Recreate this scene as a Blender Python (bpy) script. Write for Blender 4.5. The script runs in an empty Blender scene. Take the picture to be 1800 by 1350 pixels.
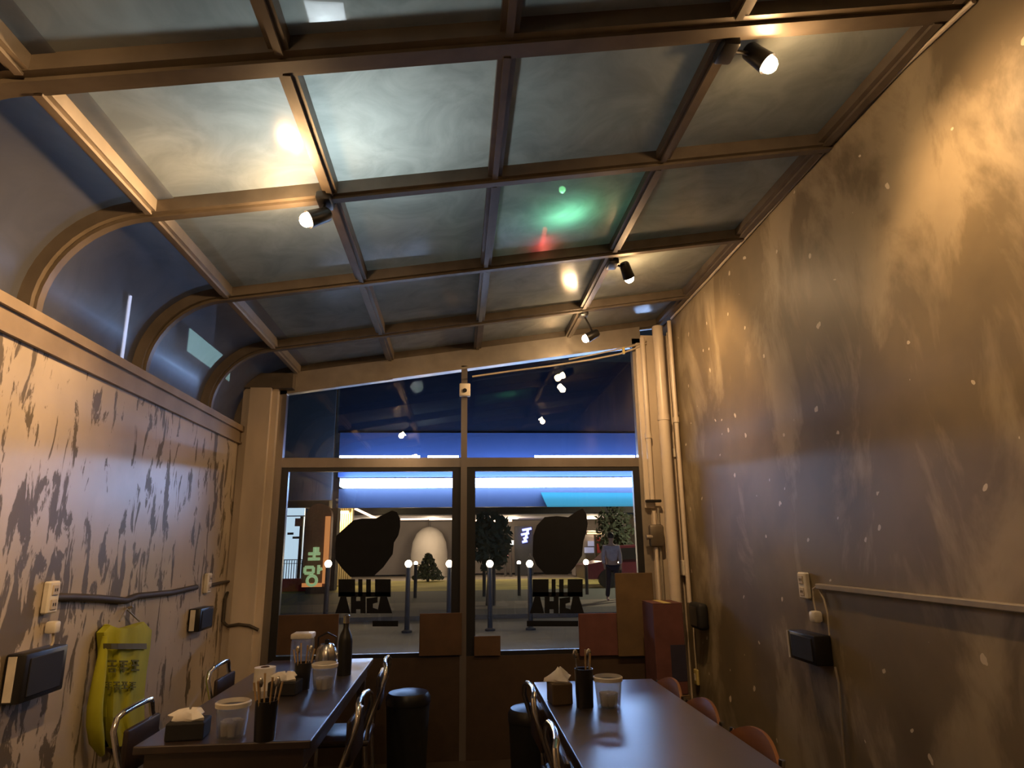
import bpy, bmesh, math, random
from mathutils import Vector, Matrix
random.seed(7)
S = bpy.context.scene
C = S.collection
PI = math.pi

# ------------------------------------------------------------------ camera
FPX, YAW, PITCH, ROLL, EYE = 1150.0, 4.813, 13.895, -0.712, 1.40
y_, p_, r_ = math.radians(YAW), math.radians(PITCH), math.radians(ROLL)
fwd = Vector((math.sin(y_)*math.cos(p_), math.cos(y_)*math.cos(p_), math.sin(p_)))
rgt = Vector((math.cos(y_), -math.sin(y_), 0))
upv = rgt.cross(fwd)
RT = rgt*math.cos(r_) + upv*math.sin(r_)
UP = -rgt*math.sin(r_) + upv*math.cos(r_)
cam_d = bpy.data.cameras.new('camera')
cam = bpy.data.objects.new('camera', cam_d); C.objects.link(cam)
cam_d.sensor_fit = 'HORIZONTAL'; cam_d.sensor_width = 36.0
cam_d.lens = FPX*36.0/1800.0
cam_d.clip_start = 0.02; cam_d.clip_end = 300
cam.matrix_world = Matrix(((RT.x, UP.x, -fwd.x, 0), (RT.y, UP.y, -fwd.y, 0), (RT.z, UP.z, -fwd.z, EYE), (0, 0, 0, 1)))
S.camera = cam
EYEP = Vector((0, 0, EYE))

# ------------------------------------------------------------------ night sky, exposure
world = bpy.data.worlds.new('night_sky'); S.world = world; world.use_nodes = True
bg = world.node_tree.nodes['Background']
bg.inputs[0].default_value = (0.30, 0.42, 0.62, 1); bg.inputs[1].default_value = 0.028
S.view_settings.view_transform = 'Standard'; S.view_settings.look = 'None'
S.view_settings.exposure = 0.0; S.view_settings.gamma = 1.0
S.view_settings.use_curve_mapping = False
SPOT_W = 45.0          # warm ceiling spots
STREET_W = 14.0        # cool street lamp above the roof

# ------------------------------------------------------------------ survey: where a sight line meets a known wall, floor or depth
def ray(x, y):
    return fwd + RT*((x-900)/FPX) - UP*((y-675)/FPX)
def atY(x, y, Y): d = ray(x, y); return EYEP + d*(Y/d.y)
def atX(x, y, X): d = ray(x, y); return EYEP + d*(X/d.x)
def atZ(x, y, Z): d = ray(x, y); return EYEP + d*((Z-EYE)/d.z)

# ------------------------------------------------------------------ materials
def nt(m): return m.node_tree
def mat(name, col, rough=0.5, metal=0.0, spec=0.5, noise=None, bump=0.0, coat=0.0):
    """plain procedural material; noise=(scale, amount, stretch) varies the colour"""
    m = bpy.data.materials.new(name); m.use_nodes = True
    t = m.node_tree; b = t.nodes['Principled BSDF']
    b.inputs['Base Color'].default_value = (*col, 1); b.inputs['Roughness'].default_value = rough
    b.inputs['Metallic'].default_value = metal; b.inputs['Specular IOR Level'].default_value = spec
    b.inputs['Coat Weight'].default_value = coat; b.inputs['Coat Roughness'].default_value = 0.08
    sc, am, st = noise or (14.0, 0.12, (1, 1, 1))
    tc = t.nodes.new('ShaderNodeTexCoord'); mp = t.nodes.new('ShaderNodeMapping'); mp.inputs['Scale'].default_value = st
    n = t.nodes.new('ShaderNodeTexNoise'); n.inputs['Scale'].default_value = sc; n.inputs['Detail'].default_value = 5
    t.links.new(tc.outputs['Object'], mp.inputs[0]); t.links.new(mp.outputs[0], n.inputs['Vector'])
    r = t.nodes.new('ShaderNodeValToRGB')
    r.color_ramp.elements[0].position = 0.3; r.color_ramp.elements[1].position = 0.7
    r.color_ramp.elements[0].color = (*[c*(1-am) for c in col], 1)
    r.color_ramp.elements[1].color = (*[min(1, c*(1+am)) for c in col], 1)
    t.links.new(n.outputs['Fac'], r.inputs[0]); t.links.new(r.outputs[0], b.inputs['Base Color'])
    if bump:
        bp = t.nodes.new('ShaderNodeBump'); bp.inputs['Strength'].default_value = bump; bp.inputs['Distance'].default_value = 0.01
        t.links.new(n.outputs['Fac'], bp.inputs['Height']); t.links.new(bp.outputs[0], b.inputs['Normal'])
    return m
def emit(name, col, strength, base=(0.5, 0.5, 0.5)):
    m = bpy.data.materials.new(name); m.use_nodes = True
    b = m.node_tree.nodes['Principled BSDF']
    b.inputs['Base Color'].default_value = (*base, 1)
    b.inputs['Emission Color'].default_value = (*col, 1); b.inputs['Emission Strength'].default_value = strength
    return m
def schlick(t, f0=0.04):
    """view-angle reflectance that is the same from both sides of a thin sheet"""
    g = t.nodes.new('ShaderNodeNewGeometry'); d = t.nodes.new('ShaderNodeVectorMath'); d.operation = 'DOT_PRODUCT'
    t.links.new(g.outputs['Incoming'], d.inputs[0]); t.links.new(g.outputs['Normal'], d.inputs[1])
    def mth(op, a, b=None):
        n = t.nodes.new('ShaderNodeMath'); n.operation = op
        for i, v in enumerate((a, b)):
            if v is None: continue
            if isinstance(v, (int, float)): n.inputs[i].default_value = v
            else: t.links.new(v, n.inputs[i])
        return n.outputs[0]
    c = mth('SUBTRACT', 1.0, mth('ABSOLUTE', d.outputs['Value']))
    return mth('ADD', f0, mth('MULTIPLY', 1-f0, mth('POWER', c, 5.0)))
def clear_glass(name, tint=(1, 1, 1), rough=0.0, ior=1.45, haze=0.0, refl=(1, 1, 1)):
    m = bpy.data.materials.new(name); m.use_nodes = True
    t = m.node_tree; t.nodes.clear(); o = t.nodes.new('ShaderNodeOutputMaterial')
    tr = t.nodes.new('ShaderNodeBsdfTransparent'); tr.inputs[0].default_value = (*tint, 1)
    g = t.nodes.new('ShaderNodeBsdfGlossy'); g.inputs['Roughness'].default_value = rough; g.inputs[0].default_value = (*refl, 1)
    fo = schlick(t, ((ior-1)/(ior+1))**2)
    mx = t.nodes.new('ShaderNodeMixShader')
    src = tr
    if haze:
        tl = t.nodes.new('ShaderNodeBsdfTranslucent'); tl.inputs[0].default_value = (0.8, 0.8, 0.8, 1)
        m2 = t.nodes.new('ShaderNodeMixShader'); m2.inputs[0].default_value = haze
        t.links.new(tr.outputs[0], m2.inputs[1]); t.links.new(tl.outputs[0], m2.inputs[2]); src = m2
    t.links.new(fo, mx.inputs[0]); t.links.new(src.outputs[0], mx.inputs[1]); t.links.new(g.outputs[0], mx.inputs[2])
    t.links.new(mx.outputs[0], o.inputs[0])
    return m
def frosted(name, col, transl=0.6, clear=0.06, rough=0.12, dirt=0.35, dscale=3.0):
    """frosted plastic sheet: light passes through it diffusely, faint gloss, blotchy dirt"""
    m = bpy.data.materials.new(name); m.use_nodes = True
    t = m.node_tree; t.nodes.clear(); o = t.nodes.new('ShaderNodeOutputMaterial')
    tc = t.nodes.new('ShaderNodeTexCoord')
    n = t.nodes.new('ShaderNodeTexNoise'); n.inputs['Scale'].default_value = dscale; n.inputs['Detail'].default_value = 8; n.inputs['Roughness'].default_value = 0.6
    n.inputs['Distortion'].default_value = 1.2
    t.links.new(tc.outputs['Object'], n.inputs['Vector'])
    r = t.nodes.new('ShaderNodeValToRGB'); r.color_ramp.elements[0].position = 0.33; r.color_ramp.elements[1].position = 0.62
    r.color_ramp.elements[0].color = (*[c*(1-dirt) for c in col], 1); r.color_ramp.elements[1].color = (*col, 1)
    t.links.new(n.outputs['Fac'], r.inputs[0])
    tl = t.nodes.new('ShaderNodeBsdfTranslucent'); df = t.nodes.new('ShaderNodeBsdfDiffuse'); gl = t.nodes.new('ShaderNodeBsdfGlossy')
    tp = t.nodes.new('ShaderNodeBsdfTransparent'); gl.inputs['Roughness'].default_value = rough
    t.links.new(r.outputs[0], tl.inputs[0]); t.links.new(r.outputs[0], df.inputs[0]); 
    a = t.nodes.new('ShaderNodeMixShader'); a.inputs[0].default_value = transl
    t.links.new(df.outputs[0], a.inputs[1]); t.links.new(tl.outputs[0], a.inputs[2])
    b = t.nodes.new('ShaderNodeMixShader'); b.inputs[0].default_value = clear
    t.links.new(a.outputs[0], b.inputs[1]); t.links.new(tp.outputs[0], b.inputs[2])
    fo = schlick(t, 0.03)
    c = t.nodes.new('ShaderNodeMixShader')
    t.links.new(fo, c.inputs[0]); t.links.new(b.outputs[0], c.inputs[1]); t.links.new(gl.outputs[0], c.inputs[2])
    t.links.new(c.outputs[0], o.inputs[0])
    return m
def peeling(name, paint, under, streak, thr, soft, gl_paint, gl_under, spots=None, cloud=(0.6, 1.0), cscale=1.3, bump=0.25):
    """painted plaster whose paint has come off in patches; streak stretches patches downwards"""
    m = bpy.data.materials.new(name); m.use_nodes = True
    t = m.node_tree; b = t.nodes['Principled BSDF']; L = t.links.new
    tc = t.nodes.new('ShaderNodeTexCoord'); mp = t.nodes.new('ShaderNodeMapping'); mp.inputs['Scale'].default_value = streak
    L(tc.outputs['Object'], mp.inputs[0])
    n = t.nodes.new('ShaderNodeTexNoise'); n.inputs['Scale'].default_value = 1.0; n.inputs['Detail'].default_value = 6; n.inputs['Roughness'].default_value = 0.62
    n.inputs['Distortion'].default_value = 0.6
    L(mp.outputs[0], n.inputs['Vector'])
    # large scale: where the paint has gone more
    n2 = t.nodes.new('ShaderNodeTexNoise'); n2.inputs['Scale'].default_value = cscale; n2.inputs['Detail'].default_value = 3
    L(tc.outputs['Object'], n2.inputs['Vector'])
    ad = t.nodes.new('ShaderNodeMath'); ad.operation = 'MULTIPLY_ADD'; ad.inputs[1].default_value = 0.35
    L(n2.outputs['Fac'], ad.inputs[0]); L(n.outputs['Fac'], ad.inputs[2])
    r = t.nodes.new('ShaderNodeValToRGB'); r.color_ramp.elements[0].position = thr; r.color_ramp.elements[1].position = thr+soft
    r.color_ramp.elements[0].color = (*under, 1); r.color_ramp.elements[1].color = (*paint, 1)
    L(ad.outputs[0], r.inputs[0])
    rr = t.nodes.new('ShaderNodeValToRGB'); rr.color_ramp.elements[0].position = thr; rr.color_ramp.elements[1].position = thr+soft
    rr.color_ramp.elements[0].color = (gl_under,)*3+(1,); rr.color_ramp.elements[1].color = (gl_paint,)*3+(1,)
    L(ad.outputs[0], rr.inputs[0]); L(rr.outputs[0], b.inputs['Roughness'])
    n3 = t.nodes.new('ShaderNodeTexNoise'); n3.inputs['Scale'].default_value = 2.1; n3.inputs['Detail'].default_value = 7
    L(tc.outputs['Object'], n3.inputs['Vector'])
    mr = t.nodes.new('ShaderNodeMapRange'); mr.inputs['From Min'].default_value = 0.35; mr.inputs['From Max'].default_value = 0.65
    mr.inputs['To Min'].default_value = cloud[0]; mr.inputs['To Max'].default_value = cloud[1]
    L(n3.outputs['Fac'], mr.inputs[0])
    mx = t.nodes.new('ShaderNodeMix'); mx.data_type = 'RGBA'; mx.blend_type = 'MULTIPLY'; mx.inputs[0].default_value = 1
    L(r.outputs[0], mx.inputs[6]); L(mr.outputs[0], mx.inputs[7])
    out = mx.outputs[2]
    if spots:
        v = t.nodes.new('ShaderNodeTexVoronoi'); v.inputs['Scale'].default_value = spots[0]; v.inputs['Randomness'].default_value = 1
        nd = t.nodes.new('ShaderNodeTexNoise'); nd.inputs['Scale'].default_value = 18
        L(tc.outputs['Object'], nd.inputs['Vector'])
        va = t.nodes.new('ShaderNodeVectorMath'); va.operation = 'MULTIPLY_ADD'; va.inputs[1].default_value = (0.05,)*3
        L(nd.outputs['Color'], va.inputs[0]); L(tc.outputs['Object'], va.inputs[2]); L(va.outputs[0], v.inputs['Vector'])
        lt = t.nodes.new('ShaderNodeMath'); lt.operation = 'LESS_THAN'; lt.inputs[1].default_value = spots[1]
        sp = t.nodes.new('ShaderNodeSeparateColor'); L(v.outputs['Color'], sp.inputs[0])
        th = t.nodes.new('ShaderNodeMath'); th.operation = 'MULTIPLY'; th.inputs[1].default_value = spots[1]; L(sp.outputs[1], th.inputs[0])
        L(v.outputs['Distance'], lt.inputs[0]); L(th.outputs[0], lt.inputs[1])
        g2 = t.nodes.new('ShaderNodeMath'); g2.operation = 'LESS_THAN'; g2.inputs[1].default_value = 0.24; L(sp.outputs[0], g2.inputs[0])
        ml = t.nodes.new('ShaderNodeMath'); ml.operation = 'MULTIPLY'; L(lt.outputs[0], ml.inputs[0]); L(g2.outputs[0], ml.inputs[1])
        m3 = t.nodes.new('ShaderNodeMix'); m3.data_type = 'RGBA'; L(ml.outputs[0], m3.inputs[0]); L(out, m3.inputs[6])
        m3.inputs[7].default_value = (*spots[2], 1); out = m3.outputs[2]
    L(out, b.inputs['Base Color'])
    bp = t.nodes.new('ShaderNodeBump'); bp.inputs['Strength'].default_value = bump; bp.inputs['Distance'].default_value = 0.006
    L(ad.outputs[0], bp.inputs['Height']); L(bp.outputs[0], b.inputs['Normal'])
    return m

M = {}
M['wall_l'] = peeling('peeling_tan_paint', (0.50, 0.42, 0.33), (0.135, 0.105, 0.065), (14, 14, 4.2), 0.59, 0.03, 0.34, 0.5, cloud=(0.78, 1.05), bump=0.12)
M['wall_r'] = peeling('stained_brown_plaster', (0.33, 0.265, 0.17), (0.185, 0.142, 0.082), (2.2, 2.2, 1.1), 0.66, 0.10, 0.50, 0.48, spots=(9.0, 0.14, (0.58, 0.50, 0.38)), cloud=(0.7, 1.1), bump=0.15)
M['floor'] = mat('dark_brown_floor', (0.045, 0.032, 0.022), 0.45, noise=(6, 0.4, (1, 1, 1)))
M['bar'] = mat('brown_aluminium', (0.135, 0.108, 0.08), 0.42, 0.3, noise=(9, 0.2, (1, 1, 1)))
M['barpale'] = mat('pale_aluminium', (0.42, 0.37, 0.31), 0.30, 0.55, noise=(9, 0.12, (1, 1, 1)))
M['frame'] = mat('window_aluminium', (0.30, 0.26, 0.23), 0.28, 0.7, noise=(5, 0.15, (1, 1, 0.3)))
M['sash'] = mat('dark_sash', (0.018, 0.018, 0.02), 0.35)
M['ledge'] = mat('ledge_metal', (0.34, 0.26, 0.18), 0.38, 0.3, noise=(4, 0.2, (1, 1, 1)))
M['column'] = mat('column_plaster', (0.55, 0.46, 0.36), 0.55, noise=(3, 0.25, (1, 1, 0.4)), bump=0.1)
M['pane'] = frosted('frosted_sheet', (0.55, 0.60, 0.56), 0.62, 0.05, 0.20, 0.28, 4.0)
M['curved'] = frosted('smoky_curved_sheet', (0.34, 0.36, 0.42), 0.78, 0.30, 0.30, 0.2)
M['nopane'] = clear_glass('clear_sheet_edge', (0.98, 0.98, 0.98), 0.0, 1.01)
M['glass'] = clear_glass('window_glass', (0.90, 0.93, 0.96), 0.0, 1.45)
M['white'] = mat('cream_plastic', (0.72, 0.66, 0.56), 0.4)
M['pipe'] = mat('cream_pipe_paint', (0.62, 0.53, 0.43), 0.33, noise=(5, 0.12, (1, 1, 0.5)))
M['black'] = mat('black_plastic', (0.012, 0.011, 0.011), 0.35)
M['blackm'] = mat('black_matte', (0.010, 0.009, 0.009), 0.7)
M['table'] = mat('dark_lacquered_wood', (0.030, 0.015, 0.010), 0.33, noise=(10, 0.4, (1, 0.1, 1)), coat=1.0)
_b = M['table'].node_tree.nodes['Principled BSDF']; _b.inputs['Coat Roughness'].default_value = 0.38; _b.inputs['Coat IOR'].default_value = 1.8
M['chrome'] = mat('chrome_tube', (0.72, 0.70, 0.68), 0.16, 1.0)
M['seat'] = mat('dark_seat_vinyl', (0.035, 0.022, 0.016), 0.35)
M['wood'] = mat('orange_brown_plywood', (0.21, 0.078, 0.022), 0.42, noise=(12, 0.3, (1, 0.15, 1)))
M['card'] = mat('brown_cardboard', (0.095, 0.05, 0.025), 0.8, noise=(8, 0.2, (1, 1, 1)))
M['card2'] = mat('tan_cardboard', (0.115, 0.07, 0.03), 0.8, noise=(8, 0.2, (1, 1, 1)))
M['card3'] = mat('red_brown_cardboard', (0.115, 0.04, 0.034), 0.75, noise=(8, 0.2, (1, 1, 1)))
M['print'] = mat('navy_print', (0.03, 0.025, 0.05), 0.6)
M['decal'] = mat('black_window_film', (0.007, 0.008, 0.012), 0.6, spec=0.2)
M['kick'] = mat('dark_brown_panel', (0.055, 0.032, 0.018), 0.6)
M['vest'] = mat('fluorescent_yellow_cloth', (0.40, 0.39, 0.015), 0.8, noise=(9, 0.15, (1, 1, 0.4)))
M['vestband'] = mat('grey_reflective_band', (0.10, 0.09, 0.035), 0.5)
M['vestink'] = mat('olive_ink', (0.12, 0.115, 0.006), 0.8)
M['tissue'] = mat('white_tissue', (0.80, 0.74, 0.66), 0.9)
M['tub'] = clear_glass('cloudy_plastic', (0.80, 0.80, 0.80), 0.15, 1.45, haze=0.25)
M['metalcup'] = mat('steel', (0.6, 0.58, 0.55), 0.25, 1.0)
M['stick'] = mat('chopstick_wood', (0.42, 0.27, 0.12), 0.5)
M['cable'] = mat('dark_cable', (0.06, 0.045, 0.03), 0.6)
M['cablel'] = mat('pale_cable', (0.50, 0.42, 0.31), 0.5)
M['trunk'] = mat('grey_conduit', (0.28, 0.24, 0.19), 0.45)
M['yellow'] = mat('yellow_tag', (0.62, 0.50, 0.18), 0.5)
M['bulb'] = emit('warm_bulb', (1.0, 0.72, 0.42), 160.0)
M['lcd'] = emit('dim_screen', (0.30, 0.38, 0.65), 0.10, (0.02, 0.02, 0.03))

# ------------------------------------------------------------------ mesh builder
class MB:
    def __init__(s): s.v = []; s.f = []; s.m = []
    def add(s, vs, fs, mi=0):
        o = len(s.v); s.v += [tuple(v) for v in vs]; s.f += [tuple(i+o for i in f) for f in fs]; s.m += [mi]*len(fs); return s
    def box(s, x0, x1, y0, y1, z0, z1, mi=0, rz=0, c=None):
        vs = [Vector((x, y, z)) for z in (z0, z1) for x, y in ((x0, y0), (x1, y0), (x1, y1), (x0, y1))]
        if rz:
            c = c or Vector(((x0+x1)/2, (y0+y1)/2, 0)); R = Matrix.Rotation(rz, 3, 'Z'); vs = [R @ (v-c)+c for v in vs]
        return s.add(vs, [(3, 2, 1, 0), (4, 5, 6, 7), (0, 1, 5, 4), (1, 2, 6, 5), (2, 3, 7, 6), (3, 0, 4, 7)], mi)
    def rbox(s, x0, x1, y0, y1, z0, z1, r=0.01, seg=2, mi=0):
        bm = bmesh.new(); bmesh.ops.create_cube(bm, size=1)
        for v in bm.verts: v.co = Vector(((x0+x1)/2+v.co.x*(x1-x0), (y0+y1)/2+v.co.y*(y1-y0), (z0+z1)/2+v.co.z*(z1-z0)))
        r = min(r, (x1-x0)*.49, (y1-y0)*.49, (z1-z0)*.49)
        bmesh.ops.bevel(bm, geom=list(bm.edges), offset=r, segments=seg, affect='EDGES', profile=0.5)
        bm.verts.index_update(); s.add([v.co.copy() for v in bm.verts], [tuple(v.index for v in f.verts) for f in bm.faces], mi); bm.free(); return s
    def tube(s, pts, r, n=10, mi=0, caps=True, closed=False):
        pts = [Vector(p) for p in pts]; N = len(pts); rs = r if isinstance(r, (list, tuple)) else [r]*N
        o = []; prev = None
        for i, p in enumerate(pts):
            a = pts[(i-1) % N] if (i > 0 or closed) else p; b = pts[(i+1) % N] if (i < N-1 or closed) else p
            d = (b-a).normalized()
            if prev is None:
                u = d.orthogonal().normalized()
            else:
                u = (prev - d*prev.dot(d)).normalized()
            prev = u; w = d.cross(u)
            o += [p + (u*math.cos(2*PI*k/n)+w*math.sin(2*PI*k/n))*rs[i] for k in range(n)]
        fs = []
        for i in range(N if closed else N-1):
            j = (i+1) % N
            fs += [(i*n+k, i*n+(k+1) % n, j*n+(k+1) % n, j*n+k) for k in range(n)]
        if caps and not closed: fs += [tuple(range(n-1, -1, -1)), tuple((N-1)*n+k for k in range(n))]
        return s.add(o, fs, mi)
    def lathe(s, prof, c=(0, 0, 0), n=20, mi=0, cap=True):
        c = Vector(c); vs = []; fs = []
        for r, z in prof: vs += [c+Vector((r*math.cos(2*PI*k/n), r*math.sin(2*PI*k/n), z)) for k in range(n)]
        for i in range(len(prof)-1): fs += [(i*n+k, i*n+(k+1) % n, (i+1)*n+(k+1) % n, (i+1)*n+k) for k in range(n)]
        if cap: fs += [tuple(range(n-1, -1, -1)), tuple((len(prof)-1)*n+k for k in range(n))]
        return s.add(vs, fs, mi)
    def prism(s, poly, ext, mi=0):
        """polygon (3d points) extruded by the vector ext"""
        ext = Vector(ext); n = len(poly); p = [Vector(q) for q in poly]
        return s.add(p+[q+ext for q in p], [tuple(range(n-1, -1, -1)), tuple(range(n, 2*n))]+[(i, (i+1) % n, n+(i+1) % n, n+i) for i in range(n)], mi)
    def ball(s, c, r, n=12, mi=0, sq=(1, 1, 1)):
        c = Vector(c); m = n//2; vs = [c+Vector((0, 0, -r*sq[2]))]; fs = []
        for i in range(1, m):
            a = -PI/2+PI*i/m
            vs += [c+Vector((r*sq[0]*math.cos(a)*math.cos(2*PI*k/n), r*sq[1]*math.cos(a)*math.sin(2*PI*k/n), r*sq[2]*math.sin(a))) for k in range(n)]
        vs.append(c+Vector((0, 0, r*sq[2])))
        fs += [(0, 1+(k+1) % n, 1+k) for k in range(n)]
        for i in range(m-2): fs += [(1+i*n+k, 1+i*n+(k+1) % n, 1+(i+1)*n+(k+1) % n, 1+(i+1)*n+k) for k in range(n)]
        e = 1+(m-1)*n; fs += [(e-n+k, e-n+(k+1) % n, e) for k in range(n)]
        return s.add(vs, fs, mi)
    def build(s, name, m, parent=None, smooth=False, loc=None):
        me = bpy.data.meshes.new(name); me.from_pydata(s.v, [], s.f)
        ms = m if isinstance(m, (list, tuple)) else [m]
        for k in ms: me.materials.append(M[k] if isinstance(k, str) else k)
        for p, i in zip(me.polygons, s.m): p.material_index = i
        bm = bmesh.new(); bm.from_mesh(me); bmesh.ops.recalc_face_normals(bm, faces=bm.faces); bm.to_mesh(me); bm.free()
        if smooth:
            for p in me.polygons: p.use_smooth = True
            me.set_sharp_from_angle(angle=math.radians(40))
        o = bpy.data.objects.new(name, me); C.objects.link(o)
        if parent: o.parent = parent
        if loc: o.location = loc
        return o
def empty(name, loc=(0, 0, 0), rz=0.0):
    o = bpy.data.objects.new(name, None); C.objects.link(o); o.location = loc; o.rotation_euler = (0, 0, rz); o.empty_display_size = 0.05
    return o
def tag(o, label, cat, group=None):
    o['label'] = label; o['category'] = cat
    if group: o['group'] = group
    return o
def struct(o, label=None):
    o['kind'] = 'structure'
    if label: o['label'] = label
    return o
def copy_tree(o, parent=None):
    c = o.copy(); C.objects.link(c); c.parent = parent
    for ch in list(o.children): copy_tree(ch, c)
    return c
def arc(c, r, a0, a1, n, ax='xz', z=0):
    return [(c[0]+r*math.cos(a0+(a1-a0)*i/n), c[1]+r*math.sin(a0+(a1-a0)*i/n)) for i in range(n+1)]

# ================================================================== ROOM
XL, XR, YW = -1.58, 1.66, 4.92      # left wall, right wall, shop window plane
def roof(x): return 2.87 + 0.15*x   # underside of the roof bars
YB = -0.6
ZLED = 2.265
struct(MB().box(XL-0.2, XR+0.2, YB, YW+0.1, -0.1, 0).build('floor', 'floor'), 'dark brown dining room floor')
struct(MB().box(XL-0.2, XL, YB, YW+0.2, 0, 2.15).build('wall_left', 'wall_l'), 'tan wall with glossy paint peeling in long flakes')
struct(MB().box(XR, XR+0.2, YB, YW+0.2, 0, 3.6).build('wall_right', 'wall_r'), 'tall stained brown plaster wall')
struct(MB().box(XL-0.2, XR+0.2, YB-0.15, YB, 0, 3.5).build('wall_back', 'wall_r'))
# ledge on the left wall that carries the curved roof edge
led = MB().box(XL-0.2, XL+0.012, YB, YW, 2.15, 2.225); led.box(XL-0.2, XL+0.03, YB, YW, 2.225, ZLED); led.box(XL-0.2, XL+0.02, YB, YW, 2.138, 2.15)
struct(led.build('trim_1', 'ledge'), 'metal ledge along the top of the left wall')

# ---- roof: arched cross bars, lengthwise bars, frosted sheets
ceil = struct(empty('ceiling', (0, 0, 0)), 'sloping frosted sheet roof in brown bars with a rounded edge')
XA = [-1.22, -0.525, 0.145, 0.87]
def arch_path(n=12, off=0.0):
    """centre line of an arched bar's underside: ledge, quarter turn, slope"""
    cx, rx = -1.20, abs(XL-0.02+1.20)
    z1 = roof(cx); pts = [(XL-0.02-off*0, ZLED-0.02)]
    for i in range(1, n+1):
        a = PI - (PI/2)*i/n
        pts.append((cx+rx*math.cos(a), ZLED+0.02+(z1-ZLED-0.02)*math.sin(a)))
    pts.append((XR-0.002, roof(XR)))
    return pts
def sweep_bar(path, y0, w, h):
    mb = MB(); vs = []; N = len(path)
    for i, (x, z) in enumerate(path):
        a = Vector(path[max(i-1, 0)]); b = Vector(path[min(i+1, N-1)]); d = (b-a).normalized(); nrm = Vector((-d.y, d.x))
        for (yy, hh) in ((-w/2, 0), (w/2, 0), (w/2, h), (-w/2, h)):
            vs.append((x+nrm.x*hh, y0+yy, z+nrm.y*hh))
    fs = [(i*4+k, i*4+(k+1) % 4, (i+1)*4+(k+1) % 4, (i+1)*4+k) for i in range(N-1) for k in range(4)]
    fs += [(3, 2, 1, 0), tuple((N-1)*4+k for k in range(4))]
    return mb.add(vs, fs)
YF = [0.75, 1.70, 2.475, 3.37, 4.28, 4.93]
for i, yf in enumerate(YF):
    w, h = (0.105, 0.09) if i == 1 else (0.076, 0.08)
    mb = sweep_bar(arch_path(), yf, w, h)
    pth = [(x+0.012*(1 if k < 12 else 0), z-0.012) for k, (x, z) in enumerate(arch_path())]
    b = mb.build('arched_bar', 'bar', ceil, True)
    lip = sweep_bar(pth, yf, w*0.45, 0.015).build('lip', 'bar', b, True)
def gap(i): return YF[i]+ (0.0425 if i == 1 else 0.031)
for xa in XA + [XR-0.04]:
    for i in range(len(YF)-1):
        y0 = gap(i); y1 = YF[i+1]-(0.0425 if i+1 == 1 else 0.031)
        zr = roof(xa)
        w = 0.029 if xa < 1.5 else 0.038
        mb = MB().box(xa-w, xa+w, y0, y1, zr+0.006, zr+0.07); mb.box(xa-w*0.4, xa+w*0.4, y0, y1, zr-0.006, zr+0.006)
        mb.build('long_bar', 'barpale' if (xa == XA[0]) else 'bar', ceil)
# flat sheets
edges = XA + [XR]
for i in range(len(YF)-1):
    for k in range(4):
        x0, x1 = edges[k], edges[k+1]; y0, y1 = YF[i], YF[i+1]
        sag = random.uniform(-0.006, 0.006)
        mb = MB(); z0, z1 = roof(x0)+0.056+sag, roof(x1)+0.056+sag
        mb.add([(x0, y0, z0), (x1, y0, z1), (x1, y1, z1), (x0, y1, z0)], [(0, 1, 2, 3)], 0)
        mb.add([(x0, y0, z0+.006), (x1, y0, z1+.006), (x1, y1, z1+.006), (x0, y1, z0+.006), (x0, y0, z0), (x1, y0, z1), (x1, y1, z1), (x0, y1, z0)],
               [(0, 1, 2, 3), (0, 4, 5, 1), (1, 5, 6, 2), (2, 6, 7, 3), (3, 7, 4, 0)], 1)
        mb.build('roof_sheet', ['pane', 'nopane'], ceil)
# curved sheets
for i in range(len(YF)-1):
    pth = arch_path(14)[:-1]; pth.append((-1.12, roof(-1.12)))
    y0, y1 = YF[i], YF[i+1]; vs = []; N = len(pth)
    for j, (x, z) in enumerate(pth):
        a = Vector(pth[max(j-1, 0)]); b = Vector(pth[min(j+1, N-1)]); d = (b-a).normalized(); nrm = Vector((-d.y, d.x))*0.05
        vs += [(x+nrm.x, y0, z+nrm.y), (x+nrm.x, y1, z+nrm.y)]
    mb = MB().add(vs, [(2*j, 2*j+2, 2*j+3, 2*j+1) for j in range(N-1)], 0)
    vs2 = [(x-0.004, y, z+0.004) for x, y, z in vs]
    mb.add(vs2, [(2*j, 2*j+2, 2*j+3, 2*j+1) for j in range(N-1)], 1)
    mb.build('curved_sheet', ['curved', 'nopane'], ceil, True)

# ---- shop front window
win = struct(empty('window_1', (0, YW, 0)), 'two-bay aluminium shop window looking on to the street at night')
def lbox(x0, x1, z0, z1, y0=-0.03, y1=0.03): return MB().box(x0, x1, y0, y1, z0, z1)
WL, WR = -1.28, 1.375
ZT0, ZT1 = 1.975, 2.045     # transom
mx0, mx1 = 0.022, 0.068
ZB = 0.655                 # top of the solid panel at the foot
zr_ = lambda x: roof(x)-0.14
lbox(WL-0.05, WL, 0, zr_(WL)+0.1).build('jamb', 'frame', win)
lbox(WR, WR+0.07, 0, zr_(WR)+0.06).build('jamb', 'barpale', win)
lbox(mx0, mx1, ZB, zr_(0.04)+0.02).build('mullion', 'frame', win)
lbox(WL, mx0, ZT0, ZT1, -0.025, 0.03).build('transom', 'frame', win); lbox(mx1, WR, ZT0, ZT1, -0.025, 0.03).build('transom', 'frame', win)
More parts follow.
